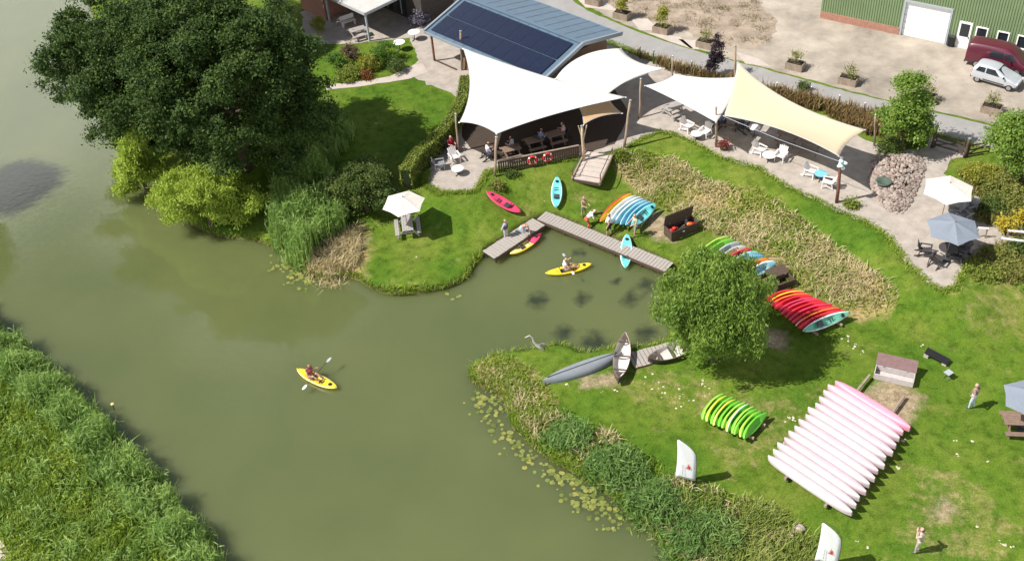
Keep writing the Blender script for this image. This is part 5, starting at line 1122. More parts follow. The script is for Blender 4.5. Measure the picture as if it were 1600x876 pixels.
for i, (x, y, r_) in enumerate(((1490, 335, 2.8), (1503, 345, 2.0), (1512, 330, 3.4))): deck_chair(T(x, y), r_, f'grey chair in the shade of the white gravel parasol, {["left", "front", "right"][i]} one', m_chg, 'chairs under the white gravel parasol')
round_table(T(1498, 330), 'dark round table in the shade of the white gravel parasol', m_chg, .5)
t = thing('flower_tub', T(1131, 233), 0, 'tub of dark red flowers at the middle sail post', 'flower tub'); q = MB(); q.lathe([(.26, 0), (.34, .3), (.36, .34), (.28, .34)], n=14); q.build('tub', m_wood_dk, t)
rgn = np.random.default_rng(9); pts = rgn.normal(size=(330, 3)) * np.array([.22, .22, .12]) + np.array([0, 0, .48]); _fl = leaf_mesh('flowers', pts, .12, .09, leaf_mat('red_flower', [(.09, .015, .02), (.30, .03, .04), (.06, .08, .02)], .2), t, rgn); _fl['kind'] = 'stuff'
t = thing('garden_bench', T(545, 40), .5, 'white bench and table set on the house porch paving', 'bench'); q = MB(); q.box((0, 0, .42), (1.3, .45, .05)); q.build('seat', m_chw, t); q = MB(); q.box((0, .25, .7), (1.3, .05, .4)); q.build('backrest', m_chw, t)
for x in (-.55, .55): q = MB(); q.box((x, 0, .2), (.07, .42, .4)); q.build('leg', m_chw, t)
picnic(T(560, 58), .4, 'grey picnic table by the porch post of the house', m_tgrey, 1.4)
for i, (x, y) in enumerate(((648, 62), (625, 78))): round_table(T(x, y), ('white table near the lilac shrub' if i == 0 else 'white table beside the bright green shrub'), m_white, .5)

# ------------------------------------------------------------------ flags with red mark
def flag(px, py, label, h=2.55, rz=0.0):
    b = PG(px, py); t = thing('beach_flag', b, rz, label, 'flag', 'white feather flags'); W = 1.02
    q = MB(); q.tube([(W / 2 + .02, 0, 0), (W / 2 + .02, 0, h * .55), (W / 2 - .06, 0, h * .8), (W / 2 - .32, 0, h * .97), (-W / 2, 0, h * 1.04)], [.018, .016, .013, .01, .008], 6); q.build('pole', m_dkgrey, t)
    V = []; N = 14; Fc = []
    for i in range(N + 1):
        f = i / N; z = .42 + (h * 1.02 - .42) * f; xr = W / 2 - (.92 * W) * max(0, (f - .5) / .5) ** 2.6; xl = -W / 2 + .05 * math.sin(f * 3) + .10 * f * 0
        for j in range(6): u = j / 5; V.append((xl + (xr - xl) * u, .05 * math.sin(u * 5 + f * 4) * (1 - u), z))
    Fc = [(i * 6 + j, i * 6 + j + 1, (i + 1) * 6 + j + 1, (i + 1) * 6 + j) for i in range(N) for j in range(5)]
    q = MB(); q.add(V, Fc); c = q.build('cloth', mat('flag_cloth', (.86, .87, .89), .7, .03, 2, transl=.3), t, smooth=True); so = c.modifiers.new('thick', 'SOLIDIFY'); so.thickness = .006
    for s in (-1, 1):
        q = MB(); q.add([(.02, s * .055, 1.30), (.24, s * .055, 1.30), (.24, s * .055, 1.38), (.02, s * .055, 1.38)], [(0, 1, 2, 3)]); q.add([(.05, s * .055, 1.42), (.22, s * .055, 1.42), (.20, s * .055, 1.55), (.16, s * .055, 1.50), (.13, s * .055, 1.72), (.09, s * .055, 1.52)], [(0, 1, 2, 3, 4, 5)]); q.build('red_emblem', m_red, c)
        q = MB()
        for k in range(7): q.box((-.14, s * .06, .85 + k * .11), (.05, .004, .07))
        q.build('grey_lettering', m_fascia, c)['kind'] = 'stuff'
    q = MB(); q.lathe([(.14, 0), (.14, .03), (.03, .05)], (W / 2 + .02, 0, 0), 10); q.build('foot', m_dkgrey, t)
flag(1070, 756, 'white feather flag with red emblem at the reed bank', 3.25, -.35); flag(1288, 888, 'white feather flag with red emblem cut off at the bottom edge', 3.3, -.4)

# ------------------------------------------------------------------ stone heap and fire bowl
heap = pix([(1372, 236), (1405, 238), (1442, 244), (1446, 268), (1436, 292), (1424, 318), (1408, 338), (1385, 330), (1366, 308), (1356, 284), (1360, 256)], PLAT)
rg = np.random.default_rng(91); bm = bmesh.new(); N = 1500
pp = inside_pts(heap, N, rg, .05); dh = sd(heap, pp)
for (x, y), d_ in zip(pp, dh):
    r = rg.uniform(.07, .17); z = TZ + min(d_, 1.1) * .38 * rg.uniform(.6, 1.0)
    M = Matrix.Translation((x, y, z)) @ Matrix.Rotation(rg.uniform(0, 6.28), 4, 'Z') @ Matrix.Rotation(rg.uniform(-.5, .5), 4, 'X') @ Matrix.Diagonal((r * rg.uniform(.8, 1.5), r * rg.uniform(.7, 1.2), r * rg.uniform(.5, .9), 1))
    bmesh.ops.create_icosphere(bm, subdivisions=1, radius=1, matrix=M)
co = np.array([v.co[:] for v in bm.verts]); nzv = rg.normal(0, .012, co.shape)
for v, d_ in zip(bm.verts, nzv): v.co += Vector(d_)
me = bpy.data.meshes.new('stone_heap'); bm.to_mesh(me); bm.free(); me.materials.append(leaf_mat('field_stone', [(.13, .11, .095), (.25, .205, .175), (.36, .305, .27), (.23, .155, .13)], 0.0, .85))
tag(_s := bpy.data.objects.new('stone_heap', me), 'heap of pinkish grey field stones beside the terrace', 'stones', kind='stuff'); COL.objects.link(_s)
b = P(1380, 288, TZ + .3); t = thing('fire_bowl', (b.x, b.y, TZ + .18), 0, 'round dark green fire bowl on the stone heap', 'fire bowl'); q = MB(); q.lathe([(.18, .05), (.42, .22), (.50, .40), (.46, .40), (.30, .26), (.02, .2)], n=20); q.build('bowl', mat('green_iron', (.07, .10, .08), .6, .2), t, smooth=True)
for k in range(3): q = MB(); a = k * 2.09; q.tube([(math.cos(a) * .25, math.sin(a) * .25, .15), (math.cos(a) * .33, math.sin(a) * .33, -.1)], .03, 6); q.build('leg', m_dkgrey, t)

# ------------------------------------------------------------------ gate, fences, rails
def gate(pa, pb, label, h=1.05):
    a, b = P(*pa, PLAT), P(*pb, PLAT); d = b - a; ln = d.length; t = thing('field_gate', a, math.atan2(d.y, d.x), label, 'gate', 'wooden gate by the lane')
    for x in (.06, ln - .06): q = MB(); q.box((x, 0, h / 2), (.08, .06, h)); q.build('stile', m_wood_dk, t)
    for k in range(3): q = MB(); q.box((ln / 2, 0, .22 + k * .36), (ln - .1, .045, .10)); q.build('bar', m_wood_dk, t)
    q = MB(); q.beam((.1, .04, .22), (ln - .1, .04, .94), .04, .08); q.build('brace', m_wood_dk, t)
gate((1459, 230), (1504, 243), 'weathered wooden field gate between lane and garden')
gate((1510, 246), (1545, 240), 'short wooden gate leaf right of the field gate')
for x, y, h, lab in ((1456, 231, 1.75, 'thick gate post at the left of the field gate'), (1507, 246, 1.5, 'gate post between the two gate leaves')): post(P(x, y, PLAT), h, (.05, .03), .1, lab, m_wood_dk, 'gate_post', 'post', 'gate posts')
for i, (x, y, h) in enumerate(((1000, 92, 1.1), (1021, 100, 1.2), (1080, 116, 1.1), (1212, 150, 1.1), (1265, 160, 1.3), (1309, 172, 1.2), (1348, 184, 1.2), (1425, 205, 1.3))):
    post(P(x, y, PLAT), h, (.02, .02), .045, f'thin fence post on the lane verge, {ORD[i]} from the left', m_wood_dk, 'fence_post', 'post', 'fence posts along the lane')
for i, (pa, pb) in enumerate((((1528, 356), (1545, 357)), ((1575, 360), (1606, 363)), ((1565, 372), (1610, 378)))):
    a, b = P(*pa, PLAT + .8), P(*pb, PLAT + .8); t = thing('garden_rail', (a.x, a.y, PLAT), math.atan2(b.y - a.y, b.x - a.x), f'white painted rail by the yellow shrubs, {["left", "upper right", "lower right"][i]} one', 'rail', 'white garden rails'); ln = (b - a).length
    q = MB(); q.box((ln / 2, 0, .8), (ln, .06, .12)); q.build('bar', m_white, t)
    for x in (.05, ln - .05): q = MB(); q.box((x, .05, .38), (.08, .06, .76)); q.build('upright', m_wood, t)

# ------------------------------------------------------------------ odds and ends on the grass
t = thing('driftwood', PG(842, 546), .3, 'bleached bent driftwood branch at the pond tip', 'driftwood'); m_drift = mat('bleached_wood', (.50, .47, .42), .8, .15, 5)
q = MB(); q.tube([(.25, -.2, .02), (0, 0, .25), (-.25, .12, .62), (-.30, .15, .95), (-.45, .2, 1.15), (-.75, .2, 1.1)], [.07, .10, .07, .05, .04, .015], 8); q.build('branch', m_drift, t, smooth=True)
q = MB(); q.tube([(-.1, .05, .4), (.25, .1, .3), (.7, 0, .12)], [.06, .05, .02], 7); q.build('side_branch', m_drift, t, smooth=True)
t = thing('dark_plank_stack', PG(1463, 562), -.75, 'dark plank leaning on pale stones behind the grey crate', 'planks')
for k in range(3): q = MB(); q.box((.0, (k - 1) * .17, .28 + .02 * k), (1.35, .15, .05), ry=.12); q.build('plank', m_black, t)
q = MB(); q.box((-.55, 0, .12), (.25, .4, .24)); q.build('block', m_slab, t); q = MB(); q.box((.5, 0, .08), (.25, .4, .16)); q.build('block', m_slab, t)
t = thing('folded_stool', PG(1480, 590), .5, 'small grey folding stool on the grass beside the dark planks', 'stool')
for s in (-1, 1): q = MB(); q.beam((-.18, s * .15, 0), (.18, s * .15, .42), .03, .03); q.build('leg', m_dkgrey, t); q = MB(); q.beam((.18, s * .17, 0), (-.18, s * .17, .42), .03, .03); q.build('leg', m_dkgrey, t)
q = MB(); q.box((0, 0, .43), (.4, .36, .03)); q.build('seat', m_fascia, t)
t = thing('marker_stake', P(178, 640, 0), 0, 'thin stake with pale top standing in the river by the reeds', 'stake'); q = MB(); q.tube([(0, 0, -.5), (.05, .02, .45)], .025, 6); q.build('shaft', m_wood_dk, t); q = MB(); q.lathe([(.03, .40), (.10, .45), (.10, .50), (.02, .55)], (.05, .02, 0), 8); q.build('cap', KC['pale_yellow'], t)
t = thing('boulder', PG(1247, 828), .4, 'pinkish boulder on the grass above the bottom flag', 'stone'); q = MB(); bmx = bmesh.new(); bmesh.ops.create_icosphere(bmx, subdivisions=3, radius=.26)
for v in bmx.verts: v.co = Vector((v.co.x * 1.3, v.co.y, v.co.z * .75)) * (1 + .16 * math.sin(v.co.x * 17 + v.co.y * 11) * math.cos(v.co.z * 13)); v.co.z += .1
me = bpy.data.meshes.new('rock'); bmx.to_mesh(me); bmx.free(); me.materials.append(mat('pink_rock', (.42, .33, .30), .9, .2, 6, .4, 25)); o = bpy.data.objects.new('rock', me); COL.objects.link(o); o.parent = t
# pale scraps and pebbles strewn on the lawn
rg = np.random.default_rng(101); bm = bmesh.new()
spots = [(1030, 600, 26, 7), (1048, 606, 20, 5), (1100, 600, 9, 4), (1075, 625, 22, 6), (1105, 612, 16, 4), (1240, 655, 12, 9), (1258, 668, 12, 7), (1230, 690, 8, 4), (1335, 540, 14, 6), (1325, 530, 9, 4), (1350, 552, 6, 3), (1440, 540, 5, 2), (1490, 690, 4, 2), (1500, 710, 6, 3), (1545, 720, 4, 2),
         (1570, 850, 14, 6), (1340, 845, 5, 2), (1355, 855, 4, 2), (1525, 820, 5, 2), (940, 612, 4, 2), (965, 608, 5, 2), (890, 600, 6, 2), (1410, 690, 6, 4), (1400, 730, 4, 2), (1205, 530, 10, 8), (1185, 540, 8, 5), (1380, 560, 3, 2), (1520, 690, 4, 1), (650, 400, 4, 1), (850, 315, 3, 1), (1240, 745, 6, 3), (1060, 640, 8, 3)]
for x, y, s, n in spots:
    for k in range(n):
        p = PG(x + rg.normal(0, s * .5), y + rg.normal(0, s * .3)); r = rg.uniform(.03, .085)
        M = Matrix.Translation((p.x, p.y, p.z + .01)) @ Matrix.Rotation(rg.uniform(0, 6.28), 4, 'Z') @ Matrix.Diagonal((r * rg.uniform(.8, 1.6), r, r * .28, 1)); bmesh.ops.create_icosphere(bm, subdivisions=1, radius=1, matrix=M)
me = bpy.data.meshes.new('pale_stones'); bm.to_mesh(me); bm.free(); me.materials.append(leaf_mat('chalky_stone', [(.34, .31, .20), (.46, .42, .31), (.55, .50, .40)], 0, .9)); o = bpy.data.objects.new('pale_stones', me); COL.objects.link(o); tag(o, 'pale stones and scraps strewn over the lawn', 'stones', kind='stuff')
# ------------------------------------------------------------------ people: one continuous body each
def seg_body(J):
    """tapered limbs between joints, merged by a voxel remesh into one surface; returns mesh and per-face labels"""
    S = []
    def s(a, b, r0, r1, lab): S.append((Vector(J[a]) if isinstance(a, str) else Vector(a), Vector(J[b]) if isinstance(b, str) else Vector(b), r0, r1, lab))
    s('pelvis', 'waist', .155, .135, 'legs'); s('waist', 'chest', .135, .165, 'top'); s('chest', 'neck0', .165, .075, 'top'); s('neck0', 'head', .055, .055, 'skin')
    hd = Vector(J['head']); up = (hd - Vector(J['neck0'])).normalized(); fw_ = Vector(J['face']).normalized()
    s(hd, hd + up * .09, .085, .095, 'skin'); s(hd + up * .02 + fw_ * .03, hd - up * .015 + fw_ * .055, .06, .045, 'skin'); s(hd + up * .045 + fw_ * .09, hd + up * .015 + fw_ * .112, .014, .018, 'skin')
    side = up.cross(fw_).normalized()
    for q in (-1, 1): s(hd + up * .03 + side * q * .088, hd + up * .06 + side * q * .092, .016, .018, 'skin')
    for L_ in 'LR':
        s('hip' + L_, 'knee' + L_, .095, .065, 'legs'); s('knee' + L_, 'ankle' + L_, .062, .042, 'shin'); s('ankle' + L_, 'toe' + L_, .042, .036, 'shoe'); s('pelvis', 'hip' + L_, .13, .11, 'legs')
        s('chest', 'sho' + L_, .10, .068, 'top'); s('sho' + L_, 'elb' + L_, .056, .045, 'sleeve'); s('elb' + L_, 'wri' + L_, .043, .031, 'skin')
        w = Vector(J['wri' + L_]); e = Vector(J['elb' + L_]); d = (w - e).normalized(); x = d.cross(Vector((0, 0, 1)))
        x = x.normalized() if x.length > .2 else d.cross(Vector((0, 1, 0))).normalized(); y = d.cross(x)
        s(w, w + d * .085, .030, .036, 'skin')
        for k, ln in enumerate((.065, .08, .085, .075)):
            o = w + d * .085 + x * (k - 1.5) * .021; m_ = o + d * ln * .55 + y * .008; s(o, m_, .010, .0095, 'skin'); s(m_, m_ + d * ln * .4 + y * .025, .0095, .008, 'skin')
        o = w + d * .03 - x * .033; s(o, o + d * .045 - x * .028, .011, .009, 'skin')
    return S
def body_mesh(J, name):
    S = seg_body(J); q = MB()
    for a, b, r0, r1, lab in S:
        d = b - a; ln = d.length; n = max(2, int(ln / .05)); pts = [a + d * (-r0 * .9 / max(ln, 1e-4))] + [a + d * (-r0 * .5 / max(ln, 1e-4))] + [a + d * i / n for i in range(n + 1)] + [b + d * (r1 * .5 / max(ln, 1e-4)), b + d * (r1 * .9 / max(ln, 1e-4))]
        rr = [r0 * .42, r0 * .86] + [r0 + (r1 - r0) * i / n for i in range(n + 1)] + [r1 * .86, r1 * .42]
        q.tube(pts, rr, 10)
    o = q.build('tmp', m_black); md = o.modifiers.new('r', 'REMESH'); md.mode = 'VOXEL'; md.voxel_size = .0145; sm_ = o.modifiers.new('s', 'SMOOTH'); sm_.iterations = 3; sm_.factor = .4
    dg = bpy.context.evaluated_depsgraph_get(); me = bpy.data.meshes.new_from_object(o.evaluated_get(dg)); bpy.data.objects.remove(o); me.name = name
    n = len(me.polygons); c = np.empty(n * 3); me.polygons.foreach_get('center', c); c = c.reshape(-1, 3); best = np.full(n, 1e9); lab = np.zeros(n, int); names = ['top', 'sleeve', 'legs', 'shin', 'shoe', 'skin']
    for a, b, r0, r1, l in S:
        a_, b_ = np.array(a[:]), np.array(b[:]); e = b_ - a_; t = np.clip(((c - a_) @ e) / max(e @ e, 1e-9), 0, 1); ds = np.linalg.norm(c - a_ - t[:, None] * e, axis=1) - (r0 + (r1 - r0) * t); k = ds < best; best[k] = ds[k]; lab[k] = names.index(l)
    me.materials.clear()
    for _ in names: me.materials.append(None)
    me.polygons.foreach_set('material_index', lab.astype(np.int32)); me.polygons.foreach_set('use_smooth', np.ones(n, bool)); return me
def J_stand(arms='down', stride=.12):
    J = dict(pelvis=(0, 0, .95), waist=(0, 0, 1.08), chest=(.01, 0, 1.30), neck0=(0, 0, 1.47), head=(.02, 0, 1.60), face=(1, 0, 0))
    for L_, s in (('L', 1), ('R', -1)):
        J['hip' + L_] = (0, s * .10, .90); J['knee' + L_] = (.03 + s * stride * .5, s * .11, .50); J['ankle' + L_] = (s * stride, s * .11, .08); J['toe' + L_] = (s * stride + .16, s * .13, .04); J['sho' + L_] = (0, s * .19, 1.41)
        if arms == 'down': J['elb' + L_] = (-.03, s * .27, 1.13); J['wri' + L_] = (.07, s * .29, .90)
        elif arms == 'up': J['elb' + L_] = (.16, s * .30, 1.36); J['wri' + L_] = (.20, s * .10, 1.58)
        elif arms == 'fwd': J['elb' + L_] = (.12, s * .27, 1.17); J['wri' + L_] = (.36, s * .20, 1.13)
        elif arms == 'hip': J['elb' + L_] = (-.08, s * .38, 1.18); J['wri' + L_] = (.08, s * .20, 1.02)
    return J
def J_bend():
    J = dict(pelvis=(-.10, 0, .86), waist=(.0, 0, .98), chest=(.20, 0, 1.13), neck0=(.33, 0, 1.24), head=(.44, 0, 1.32), face=(.8, 0, -.55))
    for L_, s in (('L', 1), ('R', -1)):
        J['hip' + L_] = (-.10, s * .10, .82); J['knee' + L_] = (.08, s * .12, .46); J['ankle' + L_] = (-.04 + s * .10, s * .12, .08); J['toe' + L_] = (.12 + s * .10, s * .14, .04); J['sho' + L_] = (.26, s * .19, 1.18); J['elb' + L_] = (.34, s * .24, .92); J['wri' + L_] = (.50, s * .17, .72)
    return J
def J_sit(kayak_=False):
    z = .16 if kayak_ else .50
    J = dict(pelvis=(0, 0, z), waist=(-.03, 0, z + .13), chest=(-.04, 0, z + .36), neck0=(-.02, 0, z + .53), head=(.02, 0, z + .66), face=(1, 0, 0))
    for L_, s in (('L', 1), ('R', -1)):
        J['hip' + L_] = (0, s * .10, z - .02)
        if kayak_: J['knee' + L_] = (.42, s * .15, z + .16); J['ankle' + L_] = (.82, s * .12, z - .02); J['toe' + L_] = (.88, s * .14, z + .12); J['elb' + L_] = (.12, s * .34, z + .30); J['wri' + L_] = (.34, s * .30, z + .36 + s * .12)
        else: J['knee' + L_] = (.43, s * .13, z + .02); J['ankle' + L_] = (.43, s * .13, .08); J['toe' + L_] = (.59, s * .15, .04); J['elb' + L_] = (.06, s * .27, z + .20); J['wri' + L_] = (.30, s * .18, z + .24)
        J['sho' + L_] = (-.04, s * .19, z + .47)
    return J
POSE = dict(down=J_stand('down'), up=J_stand('up', .05), fwd=J_stand('fwd'), hip=J_stand('hip', .08), bend=J_bend(), kayak=J_sit(True), chair=J_sit(False)); PM = {}
SKIN = mat('skin', (.50, .30, .22), .6, .06, 4); SKIN2 = mat('tanned_skin', (.36, .20, .13), .6, .06, 4)
def cloth(n, c): return mat('cloth_' + n, c, .85, .12, 6)
def person(loc, rz, pose, label, top, legs, hair=(.05, .03, .02), skin=None, shin=None, shoe=(.08, .08, .09), sleeve='top', scale=1.0, vest=None, hat=None):
    if pose not in PM: PM[pose] = body_mesh(POSE[pose], 'body_' + pose)
    skin = skin or SKIN; me = PM[pose].copy(); J = POSE[pose]
    tp, lg = cloth('t%d%d%d' % tuple(int(x * 99) for x in top), top), cloth('l%d%d%d' % tuple(int(x * 99) for x in legs), legs)
    ms = [tp, tp if sleeve == 'top' else skin, lg, lg if shin is None else skin, cloth('s%d%d%d' % tuple(int(x * 99) for x in shoe), shoe), skin]
    for i, m in enumerate(ms): me.materials[i] = m
    t = thing('person', loc, rz, label, 'person', 'people at the kayak landing'); t.scale = (scale,) * 3
    o = bpy.data.objects.new('body', me); COL.objects.link(o); o.parent = t
    hd = Vector(J['head']); up = (hd - Vector(J['neck0'])).normalized(); f = Vector(J['face']).normalized(); sd_ = up.cross(f).normalized(); f = sd_.cross(up)
    q = MB(); rings = []
    for i in range(6):
        el = math.radians(-18 + i * 20.5); rings.append([hd + up * (.045 + math.sin(el) * .117) + (f * (math.cos(a) * math.cos(el) * (.104 if math.cos(a) < 0 or i > 2 else .080)) + sd_ * math.sin(a) * math.cos(el) * .106) - f * .012 for a in [k * math.pi / 6 for k in range(12)]])
    q.loft(rings); q.build('hair', cloth('h%d%d%d' % tuple(int(x * 99) for x in hair), hair), t, smooth=True)
    q = MB()
    for s in (-1, 1): q.lathe([(.003, -.006), (.011, 0), (.003, .006)], hd + up * .05 + f * .093 + sd_ * s * .034, 6)
    q.build('eyes', m_black, t)
    if vest is not None:
        c0, w0 = Vector(J['chest']), Vector(J['waist']); ax = (c0 - w0).normalized(); q = MB(); fr = f - ax * f.dot(ax); fr.normalize(); sv = ax.cross(fr)
        q.loft([[w0.lerp(c0, k) + ax * (.05 if k > .9 else 0) + fr * math.cos(a) * rr + sv * math.sin(a) * (rr + .035) for a in [j * math.pi / 6 for j in range(12)]] for k, rr in ((.1, .175), (.5, .19), (.95, .195), (1.3, .15))]); q.build('life_vest', cloth('v%d%d%d' % tuple(int(x * 99) for x in vest), vest), t, smooth=True)
    return t
person(PG(1517, 637), 2.4, 'hip', 'person in brown patterned shirt and pale jeans standing on the lawn', (.26, .18, .16), (.42, .50, .60), (.25, .19, .15), scale=1.04)
person(PG(1432, 862), 2.6, 'up', 'person in beige clothes raising both hands to the face on the lawn', (.42, .35, .30), (.36, .31, .27), (.07, .05, .05), scale=1.05)
person(PG(791, 376), -.5, 'hip', 'person in dark vest and pale clothes standing on the short landing stage', (.42, .42, .44), (.45, .42, .45), (.12, .1, .1), vest=(.10, .09, .14), scale=1.0)
person(PG(818, 372), -1.0, 'bend', 'person in pale blue shorts bending over the yellow and red kayak', (.45, .28, .24), (.32, .55, .68), (.16, .09, .05), shin=1, sleeve='skin', scale=1.0)
person(PG(919, 357), .2, 'bend', 'person in white top and red trousers bending by the kayak row', (.74, .74, .72), (.52, .10, .07), (.5, .46, .4))
person(PG(952, 368), 2.8, 'down', 'person in pale blue shirt and black shorts standing on the landing stage', (.60, .66, .72), (.02, .02, .025), (.10, .07, .06), shin=1, sleeve='skin', scale=1.03)
person(PG(992, 368), 3.6, 'fwd', 'person in olive clothes holding the turquoise kayak at the landing stage', (.38, .38, .28), (.26, .27, .22), (.3, .26, .2), shin=1)
person(PG(912, 338), -.8, 'fwd', 'person in tan shirt walking behind the kayak row', (.36, .26, .16), (.20, .22, .14), (.12, .08, .05), shin=1, scale=.92)
k = P(884, 422, .10); d = P(925, 413, .1) - P(852, 428, .1); person(k, math.atan2(d.y, d.x), 'kayak', 'paddler in pale top sitting in the yellow pond kayak', (.66, .58, .56), (.30, .22, .20), (.30, .2, .12), shin=1, sleeve='skin')
k = P(486, 588, .10); d = P(527, 607, .1) - P(464, 577, .1); person(k, math.atan2(d.y, d.x), 'kayak', 'paddler with dark hair and red brown vest in the river kayak', (.10, .05, .05), (.45, .28, .2), (.015, .012, .012), SKIN2, 1, sleeve='skin', vest=(.30, .07, .08))
person(T(706, 236), -1.0, 'chair', 'seated guest in dark red clothes under the left corner of the large sail', (.30, .02, .03), (.14, .02, .03)); deck_chair(T(706, 236), -1.0, 'dark chair of the red clad guest under the large sail', m_chd)
for i, (x, y, rz, c) in enumerate(((764, 247, .4, (.62, .62, .64)), (800, 238, 2.6, (.3, .3, .34)), (846, 226, .8, (.16, .2, .34)), (880, 216, 2.9, (.5, .3, .3)))):
    person(T(x, y), rz, 'chair', f'seated guest in {["white", "grey", "blue", "pink"][i]} top behind the deck railing', c, (.1, .1, .14)); deck_chair(T(x, y), rz, f'dark chair under the guest in {["white", "grey", "blue", "pink"][i]} top', m_chd, 'chairs on the cafe deck')
for i, (x, y, rz, c) in enumerate(((1124, 199, .5, (.12, .16, .3)), (1158, 205, 2.4, (.05, .06, .09)))):
    person(T(x, y), rz, 'chair', f'seated guest in {["blue", "black"][i]} clothes shaded by the cream sail', c, (.06, .06, .09)); deck_chair(T(x, y), rz, f'dark chair under the guest in {["blue", "black"][i]} clothes', m_chd, 'chairs on the cafe deck')
def paddle(c, rz, tilt, label):
    t = thing('paddle', c, 0, label, 'paddle'); t.rotation_euler = (0, tilt, rz); q = MB(); q.tube([(-.95, 0, 0), (.95, 0, 0)], .016, 7); q.build('shaft', m_black, t)
    for s in (-1, 1): q = MB(); q.loft([[(s * x, w * math.cos(a), .012 * math.sin(a)) for a in [j * math.pi / 4 for j in range(8)]] for x, w in ((.88, .02), (.98, .075), (1.12, .09), (1.25, .07), (1.30, .03))]); q.build('blade', m_fascia if s > 0 else m_chw, t)
paddle(P(495, 583, .62), math.radians(52), -.16, 'paddle held by the river paddler, pale blade lifted'); paddle(P(888, 412, .60), math.radians(100), .12, 'paddle held across the yellow pond kayak')
# ------------------------------------------------------------------ parked vehicles
def vehicle(name, rear_px, front_px, wb, prof, W, wheel_r, paint, label, cat, glass, extra=None):
    """prof: list of (x, z_low, z_shoulder, z_top, half_width, half_top) from tail to nose; wheels on x = 0 and x = wb"""
    a = P(*rear_px, PLAT + .02 + wheel_r); b = P(*front_px, PLAT + .02 + wheel_r); d = b - a; hd = math.atan2(d.y, d.x); n_ = Vector((-math.sin(hd), math.cos(hd), 0))
    t = thing(name, Vector((a.x, a.y, PLAT + .02)) + n_ * (W / 2), hd, label, cat)
    q = MB(); rings = []
    for x, z0, zs, zt, hw, ht in prof:
        r = [(-hw * .80, z0), (-hw * .97, z0 + .10), (-hw, (z0 + zs) / 2), (-hw * .985, zs), (-(hw * .25 + ht * .75), zs + (zt - zs) * .72), (-ht * .86, zt - .015), (0, zt + .012)]
        ring = r + [(-y, z) for y, z in r[-2::-1]]; rings.append([(x, y, z) for y, z in ring])
    q.loft(rings); q.build('body', paint, t, smooth=True, bevel=0)
    for o in [c for c in t.children if c.name.startswith('body')]:
        for p in o.data.polygons: p.use_smooth = True
        s = o.modifiers.new('sub', 'SUBSURF'); s.levels = s.render_levels = 2
    for nm, pts in glass:
        for s in ((1, -1) if nm.startswith('side') else (1,)):
            v = [Vector((x, y * s, z)) for x, y, z in pts]; c = sum(v, Vector()) / len(v); nrm = (v[1] - v[0]).cross(v[2] - v[0]).normalized(); nrm = nrm if nrm.dot(c - Vector((c.x, 0, .9))) > 0 or nm != 'x' else -nrm
            if (nm.startswith('side') and nrm.y * s < 0) or (not nm.startswith('side') and nrm.z < 0): nrm = -nrm
            m = MB(); n = len(v); m.add([p + nrm * .008 for p in v] + [p - nrm * .05 for p in v], [tuple(range(n)), tuple(range(2 * n - 1, n - 1, -1))] + [(i, (i + 1) % n, n + (i + 1) % n, n + i) for i in range(n)]); m.build({'side': 'side_window', 'front': 'windscreen', 'rear': 'rear_window'}[nm.split('_')[0]], m_glass, t)
    for x in (0, wb):
        for s in (-1, 1):
            m = MB(); N = 18; y0 = s * (W / 2 - .02); y1 = s * (W / 2 - .19)
            m.loft([[(x + math.cos(k * 2 * math.pi / N) * r, y, wheel_r + math.sin(k * 2 * math.pi / N) * r) for k in range(N)] for y, r in ((y0, wheel_r * .86), (y0 - s * .02, wheel_r), (y1, wheel_r), (y1, wheel_r * .8))]); w = m.build('wheel', m_black, t)
            m = MB(); m.loft([[(x + math.cos(k * 2 * math.pi / N) * r, y, wheel_r + math.sin(k * 2 * math.pi / N) * r) for k in range(N)] for y, r in ((y0 - s * .03, wheel_r * .66), (y0 + s * .006, wheel_r * .60), (y0 + s * .012, wheel_r * .2))]); m.build('rim', m_steel, w)
    xf, xr = prof[-1][0], prof[0][0]; hw = W / 2
    for s in (-1, 1):
        m = MB(); m.box((xf - .14, s * hw * .68, prof[-2][2] - .02), (.22, .26, .13), rz=-s * .35); m.build('headlight', m_white, t, bevel=.03)
        m = MB(); m.box((xr + .05, s * hw * .84, prof[1][2] - .05), (.10, .14, .26)); m.build('tail_light', m_red, t, bevel=.02)
        m = MB(); m.box((wb * .80, s * (hw + .09), prof[len(prof) // 2][2] + .08), (.10, .16, .12)); m.build('mirror', m_black, t, bevel=.02)
        m = MB(); m.box((wb * .5, s * (hw - .005), .42), (wb * .66, .03, .08)); m.build('side_strip', m_dkgrey, t)
    m = MB(); m.box((xr + .02, 0, .40), (.10, W * .92, .20)); m.build('bumper', m_dkgrey, t, bevel=.03); m = MB(); m.box((xf - .02, 0, .38), (.10, W * .86, .20)); m.build('bumper', m_dkgrey, t, bevel=.03)
    return t
silver = mat('silver_paint', (.52, .55, .60), .3, .04, 2, metal=.35, spec=.5, coat=.6)
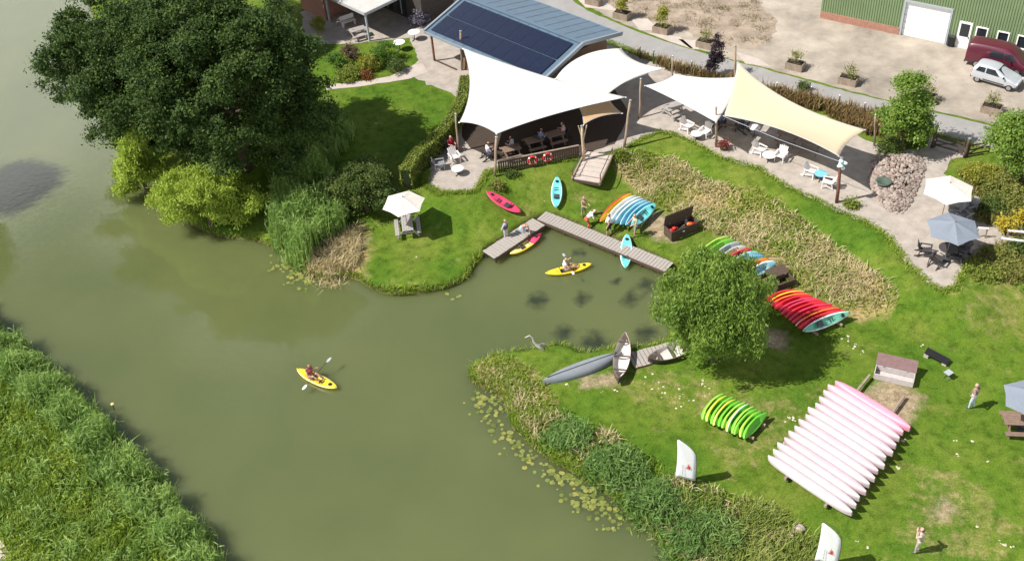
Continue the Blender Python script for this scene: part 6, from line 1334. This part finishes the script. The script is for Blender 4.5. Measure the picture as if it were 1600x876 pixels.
hb = [(-.52, .42, .70, .86, .66, .60), (-.50, .26, .86, 1.02, .73, .62), (-.38, .22, .90, 1.34, .745, .60), (-.10, .20, .92, 1.46, .75, .60), (.50, .20, .91, 1.49, .75, .61), (1.15, .20, .90, 1.46, .75, .60), (1.55, .20, .90, 1.26, .75, .60), (1.98, .20, .86, .97, .745, .64), (2.45, .22, .76, .86, .73, .62), (2.78, .24, .64, .74, .68, .56), (2.88, .34, .54, .62, .58, .48)]
vehicle('hatchback', (1526, 124), (1574, 138), 2.34, hb, 1.5, .27, silver, 'small silver hatchback parked in the gravel yard', 'car',
        [('side_a', [(-.22, .735, .96), (.42, .735, .95), (.42, .675, 1.32), (-.06, .665, 1.30)]), ('side_b', [(.52, .735, .95), (1.52, .735, .93), (1.10, .66, 1.33), (.52, .67, 1.33)]), ('front', [(1.92, .56, .99), (1.92, -.56, .99), (1.30, -.50, 1.38), (1.30, .50, 1.38)]), ('rear', [(-.50, -.52, 1.0), (-.50, .52, 1.0), (-.37, .46, 1.30), (-.37, -.46, 1.30)])])
maroon = mat('maroon_paint', (.085, .010, .024), .35, .08, 2, spec=.5, coat=.5)
vb = [(-.92, .42, .9, 1.2, .80, .74), (-.90, .30, 1.05, 1.78, .86, .74), (-.75, .28, 1.08, 1.95, .885, .74), (.3, .28, 1.08, 1.99, .89, .75), (1.6, .28, 1.08, 1.98, .89, .75), (2.2, .28, 1.06, 1.90, .89, .74), (2.65, .28, 1.04, 1.55, .88, .74), (3.05, .28, .98, 1.12, .87, .74), (3.45, .30, .86, .98, .84, .68), (3.62, .36, .70, .80, .74, .56)]
vehicle('van', (1525, 101), (1590, 115), 2.9, vb, 1.78, .32, maroon, 'maroon van parked behind the silver hatchback', 'van',
        [('side_a', [(.75, .875, 1.18), (1.75, .875, 1.17), (1.70, .80, 1.62), (.80, .80, 1.64)]), ('side_b', [(1.85, .875, 1.16), (2.70, .87, 1.14), (2.35, .79, 1.58), (1.85, .80, 1.61)]), ('front', [(3.0, .64, 1.16), (3.0, -.64, 1.16), (2.42, -.58, 1.68), (2.42, .58, 1.68)]), ('rear', [(-.93, -.6, 1.2), (-.93, .6, 1.2), (-.90, .56, 1.65), (-.90, -.56, 1.65)])])
